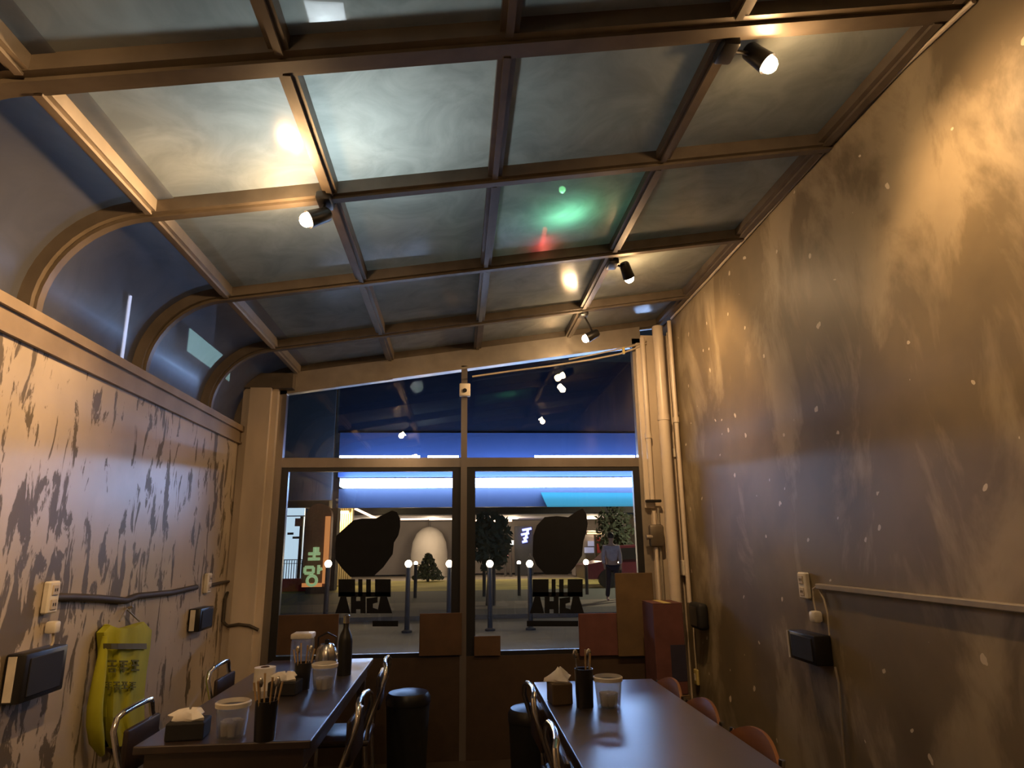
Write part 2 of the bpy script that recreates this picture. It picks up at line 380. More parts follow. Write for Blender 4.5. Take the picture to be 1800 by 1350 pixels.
# sloping head
hd = MB().prism([(WL-0.05, -0.03, zr_(WL)-0.02), (WR+0.07, -0.03, zr_(WR)), (WR+0.07, -0.03, zr_(WR)+0.16), (WL-0.05, -0.03, zr_(WL)+0.14)], (0, 0.06, 0))
hd.build('head_rail', 'barpale', win)
fl = MB().prism([(-0.5, -0.05, zr_(-0.5)-0.012), (WR+0.07, -0.05, zr_(WR)-0.0), (WR+0.07, -0.05, zr_(WR)+0.018), (-0.5, -0.05, zr_(-0.5)+0.006)], (0, 0.02, 0))
fl.build('head_strip', 'barpale', win)
lbox(WL, mx0, 0.0, ZB).build('kick_panel', 'kick', win); lbox(mx1, WR, 0.0, ZB).build('kick_panel', 'kick', win)
lbox(mx0, mx1, 0, ZB).build('kick_post', 'frame', win)
# dark door sashes under the transom
for (a, b) in ((WL, mx0), (mx1, WR)):
    lbox(a, a+0.062 if a > 0 else a+0.05, ZB, ZT0-0.0, -0.02, 0.02).build('sash_stile', 'sash', win)
    lbox(b-0.062 if b < 0.5 else b-0.05, b, ZB, ZT0, -0.02, 0.02).build('sash_stile', 'sash', win)
    lbox(a+0.05, b-0.05, ZT0-0.03, ZT0, -0.018, 0.018).build('sash_rail', 'sash', win)
    lbox(a+0.05, b-0.05, ZB, ZB+0.03, -0.018, 0.018).build('sash_rail', 'sash', win)
M['led'] = emit('blue_white_led', (0.50, 0.66, 1.0), 30.0)
for x0, x1 in ((597, 738), (752, 806), (940, 1116)):
    a, b = atY(x0, 805, YW+0.05).x, atY(x1, 805, YW+0.05).x
    MB().tube([(a, 0.05, ZT1+0.018), (b, 0.05, ZT1+0.018)], 0.008, 8).build('led_tube', 'led', win, True)
gl = []
for (a, b) in ((WL, mx0), (mx1, WR)):
    gl.append(lbox(a+0.05, b-0.05, ZB+0.03, ZT0-0.03, -0.003, 0.003).build('door_pane', 'glass', win))
    MB().prism([(a, -0.003, ZT1), (b, -0.003, ZT1), (b, -0.003, zr_(b)+0.02), (a, -0.003, zr_(a)+0.02)], (0, 0.006, 0)).build('top_pane', 'glass', win)
# black film shapes on the door panes
def film(pts, parent, name='film_emblem', dy=-0.0055):
    ps = []
    for (x, y) in pts:
        p = atY(x, y, YW); ps.append((p.x, dy, p.z))
    return MB().prism(ps, (0, 0.0012, 0)).build(name, 'decal', parent)
zl = lambda a: [(470+x*0.2518, 780+y*0.2518) for x, y in a]
zr2 = lambda a: [(800+x*0.2518, 780+y*0.2518) for x, y in a]
film(zl([(484, 640), (600, 535), (660, 522), (760, 520), (815, 492), (870, 466), (905, 478), (926, 520), (928, 580), (915, 640), (884, 690), (876, 770), (810, 862), (740, 926), (580, 930), (520, 868), (476, 806), (476, 700)]), gl[0])
film(zr2([(545, 640), (570, 570), (625, 512), (710, 505), (790, 512), (850, 470), (890, 452), (915, 490), (925, 560), (915, 620), (895, 680), (885, 780), (835, 860), (785, 912), (630, 912), (570, 850), (540, 780)]), gl[1])
LET = [[(0, 0), (.32, 0), (.32, .5), (0, .5)], [(.38, 0), (.46, 0), (.46, .5), (.38, .5)], [(.53, 0), (.62, 0), (.62, .5), (.53, .5)], [(.70, 0), (1, 0), (1, .5), (.70, .5)],
       [(0, .38), (1, .38), (1, .52), (0, .52)],
       [(.04, .52), (.15, .52), (.23, 1), (-.06, 1)], [(.24, .52), (.34, .52), (.34, 1), (.24, 1)], [(.34, .64), (.42, .64), (.42, .88), (.34, .88)], [(.42, .52), (.52, .52), (.52, 1), (.42, 1)],
       [(.54, .56), (.75, .52), (.75, .68), (.66, .72), (.66, .84), (.75, .88), (.75, 1), (.54, 1)], [(.80, .52), (.93, .52), (1.03, 1), (.74, 1)]]
for g, (x0, y0, w, h) in zip(gl, ((595, 1018, 92, 60), (936, 1018, 88, 60))):
    for q in LET: film([(x0+u*w, y0+v*h) for u, v in q], g, 'film_letter')
    film([(x0-10 if x0 > 900 else x0+60, y0+73), (x0+(80 if x0 > 900 else 105), y0+73), (x0+(80 if x0 > 900 else 105), y0+83), (x0-10 if x0 > 900 else x0+60, y0+83)], g, 'film_bar')
# cardboard and paper sheets on the lower panes
def sheet(x0, x1, y0, y1, m, label, dy=-0.035, th=0.012):
    a = atY(x0, y1, YW); b = atY(x1, y0, YW)
    o = MB().rbox(a.x, b.x, YW+dy-th, YW+dy, max(a.z, 0.0), b.z, 0.003, 1).build('cardboard_sheet', m)
    return tag(o, label, 'cardboard', 'cardboard sheets on the shop window')
sheet(488, 598, 1078, 1150, 'card', 'brown cardboard sheet on window behind the left table')
sheet(737, 812, 1076, 1152, 'card', 'brown cardboard sheet left of the window mullion foot')
sheet(833, 879, 1116, 1152, 'card', 'smallest cardboard sheet, low beside the window mullion')
sheet(1017, 1094, 1076, 1152, 'card3', 'reddish cardboard sheet on window behind the right table')
sheet(1084, 1142, 1006, 1152, 'card2', 'tall tan cardboard sheet at the right end of window', dy=-0.03-0.02)
# column, left of the window
cm = MB().box(XL, WL-0.05, 4.84, YW+0.1, 0, 2.62); cm.box(XL+0.06, WL-0.09, 4.80, 4.84, 0, 2.55)
struct(cm.build('trim_2', 'column'), 'plastered column between left wall and window')
# right reveal between window and wall
struct(MB().box(WR+0.07, XR, YW-0.04, YW+0.1, 0, 3.02).build('trim_3', 'column'))
# brown block where arch meets window
struct(MB().box(XL, WL+0.06, 4.80, YW, 2.55, 2.66).build('trim_4', 'bar'))

# ================================================================== PIPES in the right corner
def pipe(name, pts, r, m, label, bands=()):
    t = empty(name, pts[0]); o = Vector(pts[0])
    MB().tube([Vector(p)-o for p in pts], r, 14).build('tube', m, t, True)
    for (z, k) in bands:
        MB().lathe([(r*k, -0.02), (r*k, 0.02)], (0, 0, z-o.z), 14).build('collar', m, t, True)
    return tag(t, label, 'pipe', 'pipes in the corner by the window')
pipe('drain_pipe', [(1.555, 4.78, 0.0), (1.555, 4.78, 3.06)], 0.042, 'pipe', 'thick cream drain pipe in the corner by window', [(2.33, 1.12), (0.95, 1.12)])
pipe('conduit_pipe', [(1.44, 4.82, 1.72), (1.44, 4.82, 2.98)], 0.020, 'pipe', 'thin cream pipe left of the thick drain pipe', [(2.2, 1.3)])
pipe('conduit_pipe', [(1.625, 4.70, 1.0), (1.625, 4.70, 3.08)], 0.016, 'pipe', 'thin cream pipe between drain pipe and brown wall', [(2.3, 1.4)])
ch = MB().rbox(1.395, 1.47, 4.85, 4.878, 1.66, 2.95, 0.006, 1).build('cable_channel', 'pipe'); tag(ch, 'flat cream cable channel on the window reveal', 'cable channel')
vt = empty('valve', (1.45, 4.83, 1.3)); v0 = Vector((1.45, 4.83, 1.3))
MB().tube([Vector((0, 0, -0.35)), Vector((0, 0, 0.34))], 0.014, 10).build('stem_pipe', 'pipe', vt, True)
MB().tube([Vector((0.035, 0.01, -0.30)), Vector((0.035, 0.01, 0.36))], 0.010, 10).build('stem_pipe', 'trunk', vt, True)
MB().rbox(-0.05, 0.06, -0.035, 0.02, 0.08, 0.24, 0.02, 2).build('body', 'bar', vt, True)
MB().tube([(-0.075, -0.02, 0.15), (-0.03, -0.02, 0.15)], 0.018, 10).build('nut', 'barpale', vt, True)
MB().rbox(-0.06, 0.055, -0.03, 0.01, 0.40, 0.42, 0.004, 1).build('bracket', 'black', vt)
tag(vt, 'dark valve on thin pipes beside the drain pipe', 'valve')
# thin cable with junction box on the right wall
cb = empty('wall_cable', (XR-0.008, 4.55, 1.2))
pts = [atX(1172, 585, XR-0.008), atX(1183, 700, XR-0.008), atX(1193, 820, XR-0.008), atX(1204, 985, XR-0.008)]
MB().tube([p-cb.location for p in pts], 0.007, 8).build('cable_run', 'cablel', cb, True)
MB().tube([p-cb.location for p in (atX(1207, 1010, XR-.008), atX(1217, 1075, XR-.008), atX(1224, 1180, XR-.008))], 0.005, 8).build('cable_run', 'cablel', cb, True)
p = atX(1204, 997, XR); MB().rbox(-0.02, 0.006, p.y-cb.location.y-0.035, p.y-cb.location.y+0.035, p.z-1.2-0.06, p.z-1.2+0.05, 0.006, 1).build('junction_box', 'white', cb)
p = atX(1187, 795, XR); MB().rbox(-0.014, 0.006, p.y-cb.location.y-0.015, p.y-cb.location.y+0.015, p.z-1.2-0.04, p.z-1.2+0.03, 0.004, 1).build('clip', 'white', cb)
tag(cb, 'thin pale cable with junction box down the corner of the right wall', 'cable')
p = atX(1227, 1190, XR); tg = empty('wall_switch', (XR, p.y, p.z))
MB().rbox(-0.02, 0.0, -0.03, 0.03, -0.05, 0.05, 0.005, 1).build('plate', 'yellow', tg); MB().rbox(-0.025, -0.02, -0.012, 0.012, -0.022, 0.022, 0.002, 1).build('rocker', 'white', tg)
tag(tg, 'small yellowed switch low on the right wall by drain pipe', 'switch')
p = atX(1236, 1082, XR); bk = empty('wall_speaker', (XR, p.y, p.z))
MB().rbox(-0.07, 0, -0.11, 0.09, -0.085, 0.085, 0.025, 3).build('case', 'blackm', bk, True); MB().rbox(-0.075, -0.07, -0.08, 0.06, -0.06, 0.06, 0.002, 1).build('grille', 'black', bk)
tag(bk, 'rounded black box on the right wall near the drain pipe', 'wall box')

# ceiling cables along the right wall top and window head
cc = MB().tube([atX(x, y, XR-0.012) for x, y in ((1712, 2), (1600, 106), (1500, 207), (1400, 319), (1300, 430), (1240, 496), (1180, 560))], 0.009, 8)
tag(cc.build('ceiling_cable', 'cablel', None, True), 'pale cable running along the top of the right wall', 'cable')
hc = empty('ceiling_cable', (0, 0, 0))
MB().tube([atY(x, y, 4.85) for x, y in ((830, 662), (900, 652), (970, 643), (1040, 632), (1090, 622), (1118, 612), (1136, 603))], 0.007, 8).build('cable_run', 'cablel', hc, True)
MB().tube([atY(x, y, 4.84) for x, y in ((1000, 632), (1050, 622), (1095, 612), (1120, 606), (1136, 598))], 0.006, 8).build('cable_run', 'cablel', hc, True)
p = atY(1096, 616, 4.845); MB().box(p.x-0.008, p.x+0.008, p.y-0.012, p.y+0.012, p.z-0.03, p.z+0.025).build('tie', 'yellow', hc)
tag(hc, 'pale cables drooping along the window head at right', 'cable')
# sensor on the mullion
p = atY(817, 687, YW-0.03); sn = empty('door_sensor', (p.x, YW-0.03, p.z))
MB().rbox(-0.042, 0.042, -0.045, 0, -0.05, 0.05, 0.008, 2).build('case', 'white', sn, True)
MB().tube([(0.0, -0.052, -0.008), (0.0, -0.044, -0.008)], 0.016, 14).build('lens', 'black', sn, True)
tag(sn, 'small cream sensor box at the top of window mullion', 'sensor')

# ================================================================== CEILING SPOTS
def spot(name, pos, aim, label, watts, cone=110, mount=None, spill=0.10):
    t = empty(name, pos); P = Vector(pos); d = (Vector(aim)-P).normalized()
    MB().tube([-d*0.085, -d*0.075, -d*0.02, d*0.012], [0.022, 0.030, 0.033, 0.036], 16).build('lamp_head', 'black', t, True)
    MB().ball(d*0.018, 0.028, 14).build('bulb', 'bulb', t, True)
    mt = Vector(mount)-P
    MB().tube([-d*0.05, -d*0.05+(mt+d*0.05)*0.5, mt], 0.007, 8).build('bracket', 'black', t, True)
    MB().rbox(mt.x-0.03, mt.x+0.03, mt.y-0.05, mt.y+0.05, mt.z-0.02, mt.z+0.02, 0.01, 2).build('mount', 'black', t, True)
    l = bpy.data.lights.new(name+'_light', 'SPOT'); l.energy = watts; l.color = (1.0, 0.60, 0.27); l.spot_size = math.radians(cone); l.spot_blend = 0.9; l.shadow_soft_size = 0.025
    lo = bpy.data.objects.new(name+'_light', l); C.objects.link(lo); lo.parent = t; lo.location = d*0.06
    lo.rotation_euler = d.to_track_quat('-Z', 'Y').to_euler()
    l = bpy.data.lights.new(name+'_spill', 'POINT'); l.energy = watts*spill; l.color = (1.0, 0.60, 0.27); l.shadow_soft_size = 0.03
    lo = bpy.data.objects.new(name+'_spill', l); C.objects.link(lo); lo.parent = t; lo.location = d*0.07
    return tag(t, label, 'spotlight', 'black ceiling spots')
spot('ceiling_spot', (-0.59, 2.42, 2.67), (-1.58, 1.9, 2.0), 'lit spot hanging where two roof bars cross, left', SPOT_W*1.9, 125, (-0.55, 2.47, roof(-0.54)-0.01), 0.12)
spot('ceiling_spot', (1.02, 1.80, 2.97), (1.66, 1.50, 2.05), 'lit spot nearest the right wall top', SPOT_W*1.25, 125, (0.88, 1.78, roof(0.88)-0.01))
spot('ceiling_spot', (1.00, 3.55, 2.95), (1.62, 4.35, 1.9), 'lit spot over the far end, toward the window corner', SPOT_W*1.5, 130, (0.89, 3.48, roof(0.88)-0.01), 0.12)
spot('ceiling_spot', (0.92, 4.40, 2.84), (-1.5, 4.6, 1.6), 'smallest lit spot by the window head, added at a lamp reflection', SPOT_W*0.9, 90, (0.88, 4.34, roof(0.88)-0.01), 0.10)  # added where a lamp's reflection shows, to light the column
spot('ceiling_spot', (-0.59, 0.45, 2.67), (-1.58, 1.5, 2.1), 'unseen lit spot behind the camera, added to light the left wall', SPOT_W*1.6, 100, (-0.55, 0.5, roof(-0.54)-0.01), 0.05)  # out of view, added to brighten the left wall

# ================================================================== THINGS ON THE LEFT WALL
def outlet(X, p, side, label, group='double wall outlets'):
    t = empty('wall_outlet', (X, p.y, p.z)); s = side
    def bb(a, b, *r, **k): return MB().rbox(min(s*a, s*b), max(s*a, s*b), *r, **k)
    bb(0, 0.028, -0.035, 0.035, -0.06, 0.06, r=0.006, seg=1).build('plate', 'white', t)
    for z in (-0.027, 0.027):
        o = bb(0.026, 0.032, -0.02, 0.02, z-0.02, z+0.02, r=0.003, seg=1).build('socket', 'cablel', t)
        for y in (-0.007, 0.007): bb(0.0315, 0.0335, y-0.003, y+0.003, z-0.006, z+0.006, r=0.001, seg=1).build('slot', 'black', o)
    return tag(t, label, 'outlet', group)
po = atX(82, 1050, XL); outlet(XL, po, 1, 'cream double outlet above the larger black box, left wall')
po2 = atX(361, 1025, XL); outlet(XL, po2, 1, 'cream double outlet near the column, left wall')
def lw(x, y, d=0.012): return atX(x, y, XL+d)
tag(MB().tube([lw(92, 1050), lw(130, 1050), lw(175, 1052), lw(220, 1056), lw(240, 1048), lw(300, 1042), (lw(345, 1032))], 0.016, 10).build('wall_conduit', 'cable', None, True), 'sagging dark conduit between the two left wall outlets', 'conduit')
tag(MB().tube([lw(366, 1030), lw(390, 1024), lw(408, 1021), Vector((XL+0.012, 4.80, lw(408, 1050).z)), Vector((XL+0.012, 4.80, 0.93)), Vector((XL+0.05, 4.79, 0.90)), Vector((XL+0.12, 4.785, 0.91)), Vector((XL+0.19, 4.785, 0.90)), Vector((XL+0.25, 4.80, 0.87))], 0.011, 8).build('wall_conduit', 'cable', None, True), 'dark conduit bending down beside the column', 'conduit')
def wall_box(X, y0, y1, z0, z1, side, dp, label, scr=True):
    t = empty('wall_box', (X, (y0+y1)/2, (z0+z1)/2)); hy, hz = (y1-y0)/2, (z1-z0)/2
    a, b = sorted((0, side*dp))
    MB().rbox(a, b, -hy, hy, -hz, hz, 0.008, 2).build('case', 'black', t, True)
    f = side*dp; c, d = sorted((f, f+side*0.004))
    MB().rbox(c, d, -hy*0.8, hy*0.75, -hz*0.78, hz*0.78, 0.002, 1).build('front_panel', 'blackm', t)
    e, g = sorted((side*0.012, side*(dp-0.012)))
    MB().box(e, e+0.028 if side > 0 else e+0.016, -hy-0.003, -hy+0.002, -hz*0.9, hz*0.9).build('edge_strip', 'white', t) if side > 0 else MB().box(side*dp-0.004, side*dp+0.012, hy-0.004, hy+0.003, -hz*0.95, hz*0.95).build('edge_strip', 'white', t)
    return tag(t, label, 'wall box')
wall_box(XL, 2.60, 2.86, 0.885, 1.05, 1, 0.07, 'larger black box with pale edge on left wall')
wall_box(XL, 4.22, 4.44, 0.93, 1.06, 1, 0.07, 'smaller black box on the left wall near column')
# plug and lead under the first outlet
pl = empty('power_plug', (XL, po.y+0.02, po.z-0.09))
MB().rbox(0.005, 0.045, -0.015, 0.025, -0.045, 0.0, 0.008, 2).build('plug_body', 'white', pl, True)
MB().tube([(0.03, 0.005, -0.045), (0.03, 0.012, -0.075), (0.03, 0.0, -0.10), (0.03, -0.02, -0.112), (0.03, -0.04, -0.15)], 0.005, 8).build('lead', 'cablel', pl, True)
tag(pl, 'white plug and lead hanging under the left wall outlet', 'plug')

# fluorescent jersey on a hook
J = [(0.0, 0), ]
def jersey():
    t = empty('yellow_jersey', (XL, 3.45, 0.8)); o = Vector((XL, 3.45, 0.8))
    Lp = [(190, 1097), (176, 1112), (180, 1140), (181, 1180), (178, 1220), (176, 1260), (184, 1290), (196, 1316)]
    Rp = [(253, 1093), (267, 1108), (264, 1140), (258, 1180), (254, 1220), (254, 1260), (258, 1285), (262, 1300)]
    NU = 15; grid = []
    for j, (l, r) in enumerate(zip(Lp, Rp)):
        row = []
        for i in range(NU):
            u = i/(NU-1); x = l[0]+(r[0]-l[0])*u; y = l[1]+(r[1]-l[1])*u
            if j == 0: y += 10*math.sin(PI*u)
            dep = 0.02+0.045*math.sin(PI*u)**0.6 + 0.010*math.sin(u*17+j*0.6)*min(1, j/3)
            row.append(atX(x, y, XL+dep)-o)
        grid.append(row)
    vs = [v for r in grid for v in r]; n = len(vs)
    vs += [Vector((0.006, v.y, v.z)) for v in vs]
    fs = []
    R_ = len(grid)
    for j in range(R_-1):
        for i in range(NU-1):
            a = j*NU+i; fs += [(a, a+1, a+NU+1, a+NU), (n+a, n+a+NU, n+a+NU+1, n+a+1)]
    for j in range(R_-1):
        a = j*NU; fs.append((a, a+NU, n+a+NU, n+a)); a = j*NU+NU-1; fs.append((a, n+a, n+a+NU, a+NU))
    for i in range(NU-1):
        fs.append((i, n+i, n+i+1, i+1)); a = (R_-1)*NU+i; fs.append((a, a+1, n+a+1, n+a))
    MB().add(vs, fs).build('body_cloth', 'vest', t, True)
    # sleeve hanging at the left
    sp = [(178, 1118), (172, 1160), (166, 1200), (160, 1240), (159, 1270), (163, 1300), (172, 1326)]; sw = [0.02, 0.035, 0.046, 0.052, 0.055, 0.052, 0.02]
    MB().tube([atX(x+7, y, XL+0.045)-o for x, y in sp], [w*0.58 for w in sw], 12).build('sleeve', 'vest', t, True)
    # straps up to the hook
    MB().tube([atX(210, 1092, XL+0.03)-o, atX(222, 1070, XL+0.02)-o, atX(245, 1092, XL+0.03)-o], 0.004, 6).build('hanger_wire', 'trunk', t, True)
    MB().tube([Vector((0, atX(222, 1070, XL).y-3.45, atX(222, 1070, XL).z-0.8)), Vector((0.03, atX(222, 1070, XL).y-3.45, atX(222, 1070, XL).z-0.8+0.01))], 0.006, 8).build('hook', 'trunk', t, True)
    def patch(x0, y0, x1, y1, m, name, off=0.004, nn=7):
        vs = []; 
        for k in range(nn):
            u = k/(nn-1); x = x0+(x1-x0)*u
            l = 178; r = 262; uu = min(1, max(0, (x-l)/(r-l))); dep = XL+0.022+0.045*math.sin(PI*uu)**0.6+off+0.012
            vs += [atX(x, y0, dep)-o, atX(x, y1, dep)-o]
        b = [v+Vector((-0.004, 0, 0)) for v in vs]; n = len(vs)
        fs = [(2*k, 2*k+2, 2*k+3, 2*k+1) for k in range(nn-1)]+[(n+2*k, n+2*k+1, n+2*k+3, n+2*k+2) for k in range(nn-1)]
        fs += [(0, 1, n+1, n), (n-2, 2*n-2, 2*n-1, n-1)]+[(2*k, n+2*k, n+2*k+2, 2*k+2) for k in range(nn-1)]+[(2*k+1, 2*k+3, n+2*k+3, n+2*k+1) for k in range(nn-1)]
        MB().add(vs+b, fs).build(name, m, t)
    patch(183, 1131, 258, 1141, 'vestband', 'reflective_band')
    # two rows of blurred block characters
    G = [[(0, 0, 1, .18), (.4, .2, .6, .45), (0, .42, 1, .56), (.1, .66, .9, .78), (.1, .66, .28, 1), (.72, .66, .9, 1), (.1, .9, .9, 1)],
         [(0, .05, 1, .2), (.1, .3, .9, .42), (.38, .2, .56, .6), (0, .58, 1, .72), (.4, .7, .6, 1)],
         [(.05, 0, .95, .14), (.2, .1, .36, .4), (.66, .1, .82, .4), (.05, .36, .95, .5), (.4, .5, .6, .74), (0, .74, 1, .88)]]
    for k in range(3):
        for (a, b, c, d) in G[k]: patch(191+k*20+a*14, 1160+b*22, 191+k*20+c*14, 1160+d*22, 'vestink', 'printed_stroke', nn=2)
    for k in range(4):
        for (a, b, c, d) in G[(k*2+1) % 3]: patch(187+k*14+a*10, 1198+b*15, 187+k*14+c*10, 1198+d*15, 'vestink', 'printed_stroke', nn=2)
    tag(t, 'fluorescent yellow work jersey hanging on the left wall', 'jersey')
jersey()

# ================================================================== THINGS ON THE RIGHT WALL
pr = atX(1419, 1029, XR); outlet(XR, pr, -1, 'cream double outlet on the right wall')
def rw(x, y, d=0.014): return atX(x, y, XR-d)
tr = MB(); a = rw(1438, 1030); b = rw(1800, 1070)
tr.rbox(XR-0.03, XR, 1.0, a.y, 1.192, 1.216, 0.004, 1)
tag(tr.build('cable_trunking', 'trunk'), 'straight grey cable trunking along the right wall', 'trunking')
pg = empty('power_plug', (XR, 3.03, 1.07))
MB().rbox(-0.05, -0.005, -0.025, 0.025, -0.025, 0.025, 0.012, 2).build('plug_body', 'white', pg, True)
MB().tube([(-0.02, 0.01, 0.02), (-0.02, 0.015, 0.07), (-0.02, 0.01, 0.12), (-0.02, -0.03, 0.135)], 0.004, 8).build('lead', 'cablel', pg, True)
MB().tube([(-0.02, -0.035, 0.13), (-0.02, -0.075, 0.08), (-0.02, -0.09, 0.02), (-0.02, -0.085, -0.07)], 0.004, 8).build('lead', 'cablel', pg, True)
tag(pg, 'white plug dangling under the right wall outlet', 'plug')
wall_box(XR, 2.97, 3.21, 0.868, 0.995, -1, 0.08, 'black box with pale edge on right wall under outlet')
tag(MB().tube([rw(1468, 1172), rw(1474, 1200), rw(1478, 1250), rw(1482, 1300), rw(1486, 1349), rw(1488, 1400)], 0.005, 8).build('hanging_cord', 'trunk', None, True), 'thin cord hanging down the right wall under the black box', 'cord')

# ================================================================== TABLES
def table(name, x0, x1, y0, y1, label):
    t = empty(name, ((x0+x1)/2, (y0+y1)/2, 0)); hx, hy = (x1-x0)/2, (y1-y0)/2
    MB().rbox(-hx, hx, -hy, hy, 0.712, 0.74, 0.004, 2).build('table_top', 'table', t)
    MB().box(-hx+.03, hx-.03, -hy+.03, -hy+.05, 0.64, 0.712).build('apron', 'table', t); MB().box(-hx+.03, hx-.03, hy-.05, hy-.03, 0.64, 0.712).build('apron', 'table', t)
    for s in (-1, 1):
        a, b = sorted((s*(hx-.05), s*(hx-.03))); MB().box(a, b, -hy+.05, hy-.05, 0.64, 0.712).build('apron', 'table', t)
        for q in (-1, 1): MB().rbox(s*(hx-.06)-.025, s*(hx-.06)+.025, q*(hy-.06)-.025, q*(hy-.06)+.025, 0, 0.64, 0.004, 1).build('leg', 'table', t)
    return tag(t, label, 'table', 'dark dining tables')
TL0, TL1 = -1.115, -0.51
table('dining_table', TL0, TL1, 2.60, 4.37, 'long dark table along the left wall')
TR0, TR1 = 0.385, 0.985
table('dining_table', TR0, TR1, 1.75, 3.50, 'long glossy dark table on the right')

# ================================================================== CHAIRS
def chair(kind):
    """faces -x: backrest at +x, origin on the floor below the seat"""
    t = empty('dining_chair', (0, 0, 0)); w = 0.175
    sm = 'wood' if kind == 'wood' else 'seat'
    fx = -0.055 if kind == 'wood' else -0.115
    MB().rbox(fx-0.015, 0.19, -0.19, 0.19, 0.425, 0.455, 0.013, 3).build('seat', sm, t, True)
    if kind == 'loop':
        # chrome back: two uprights that flare and join in a rounded top loop, vinyl pad between
        for s in (-1, 1):
            MB().tube([(0.20, s*0.17, 0.0), (0.175, s*0.17, 0.42), (0.185, s*0.168, 0.52), (0.235, s*0.165, 0.66), (0.262, s*0.160, 0.745), (0.262, s*0.145, 0.785), (0.255, s*0.115, 0.800)], 0.0115, 10).build('back_upright', 'chrome', t, True)
            MB().tube([(fx, s*0.165, 0.42), (fx-0.01, s*0.175, 0.0)], 0.0115, 10).build('leg', 'chrome', t, True)
        MB().tube([(0.255, -0.115, 0.800), (0.250, -0.05, 0.806), (0.250, 0.05, 0.806), (0.255, 0.115, 0.800)], 0.0115, 10).build('top_rail', 'chrome', t, True)
        MB().rbox(0.215, 0.238, -0.14, 0.14, 0.58, 0.745, 0.01, 2).build('backrest', 'seat', t, True)
    else:
        for s in (-1, 1):
            MB().tube([(0.20, s*0.185, 0.0), (0.18, s*0.185, 0.42), (0.20, s*0.19, 0.60), (0.225, s*0.19, 0.735)], 0.0105, 10).build('back_upright', 'chrome', t, True)
            MB().tube([(fx, s*0.165, 0.42), (fx-0.01, s*0.175, 0.0)], 0.0105, 10).build('leg', 'chrome', t, True)
        # bent plywood back
        mb = MB(); vs = []; n = 13
        for k in range(n):
            u = -1+2*k/(n-1); y = u*0.19; bx = 0.245-0.03*u*u; top = 0.775-0.055*abs(u)**2.2; bot = 0.60+0.02*u*u
            for (x, z) in ((bx-0.028, bot), (bx-0.016, bot), (bx+0.006, top), (bx-0.006, top)): vs.append((x, y, z))
        fs = [(i*4+k, i*4+(k+1) % 4, (i+1)*4+(k+1) % 4, (i+1)*4+k) for i in range(n-1) for k in range(4)]+[(3, 2, 1, 0), tuple((n-1)*4+k for k in range(4))]
        mb.add(vs, fs).build('backrest', 'wood', t, True)
    for z in (0.22,):
        for s in (-1, 1): MB().tube([(fx-0.005, s*0.171, z), (0.188, s*0.171, z)], 0.007, 8).build('stretcher', 'chrome', t, True)
    MB().tube([(fx, -0.16, 0.415), (fx, 0.16, 0.415)], 0.009, 8).build('front_rail', 'chrome', t, True)
    return t
c0 = chair('loop'); w0 = chair('wood')
def place(proto, first, x, y, rz, label, group):
    o = proto if first else copy_tree(proto)
    o.location = (x, y, 0); o.rotation_euler = (0, 0, rz); return tag(o, label, 'chair', group)
G1 = 'chrome loop chairs'
place(c0, True, -0.635, 3.87, 0.03, 'chrome loop-back chair on the aisle side of left table, far', G1)
place(c0, False, -0.635, 2.98, -0.04, 'chrome loop-back chair on the aisle side of left table, near', G1)
place(c0, False, 0.575, 3.06, PI+0.03, 'chrome loop-back chair on the aisle side of right table, far', G1)
place(c0, False, 0.575, 2.36, PI-0.03, 'chrome loop-back chair on the aisle side of right table, near', G1)
place(c0, False, -1.01, 2.95, PI, 'chrome loop-back chair between left table and wall, near', G1)
place(c0, False, -1.01, 3.90, PI, 'chrome loop-back chair between left table and wall, far', G1)
G2 = 'plywood-back chairs'
place(w0, True, 0.79, 3.30, 0.0, 'orange plywood-back chair at far right corner of right table', G2)
place(w0, False, 0.79, 2.86, 0.0, 'orange plywood-back chair in the middle of its row, right table', G2)
place(w0, False, 0.80, 2.40, 0.0, 'orange plywood-back chair nearest the camera, right table', G2)
# ================================================================== TABLE SETS
def tissue_box(x, y, rz, label, tall=False):
    t = empty('tissue_box', (x, y, 0.74), rz); h = 0.06 if not tall else 0.085; w = 0.065 if not tall else 0.045
    MB().rbox(-w, w, -0.055, 0.055, 0, h, 0.006, 2).build('box', 'blackm' if not tall else 'card2', t)
    vs = []; n = 10
    prof = [(0.05, h-0.002), (0.055, h+0.012), (0.03, h+0.03), (0.006, h+0.055 if tall else h+0.035)]
    for r, z in prof:
        for k in range(n):
            a = 2*PI*k/n; rr = r*(1+0.35*math.sin(3*a+z*60)); vs.append((rr*1.05*math.cos(a), rr*0.75*math.sin(a), z+0.006*math.sin(2*a+1)))
    fs = [(i*n+k, i*n+(k+1) % n, (i+1)*n+(k+1) % n, (i+1)*n+k) for i in range(len(prof)-1) for k in range(n)]+[tuple(range(n-1, -1, -1)), tuple(3*n+k for k in range(n))]
    MB().add(vs, fs).build('tissue', 'tissue', t, True)
    return tag(t, label, 'tissue box', 'tissue boxes on tables')
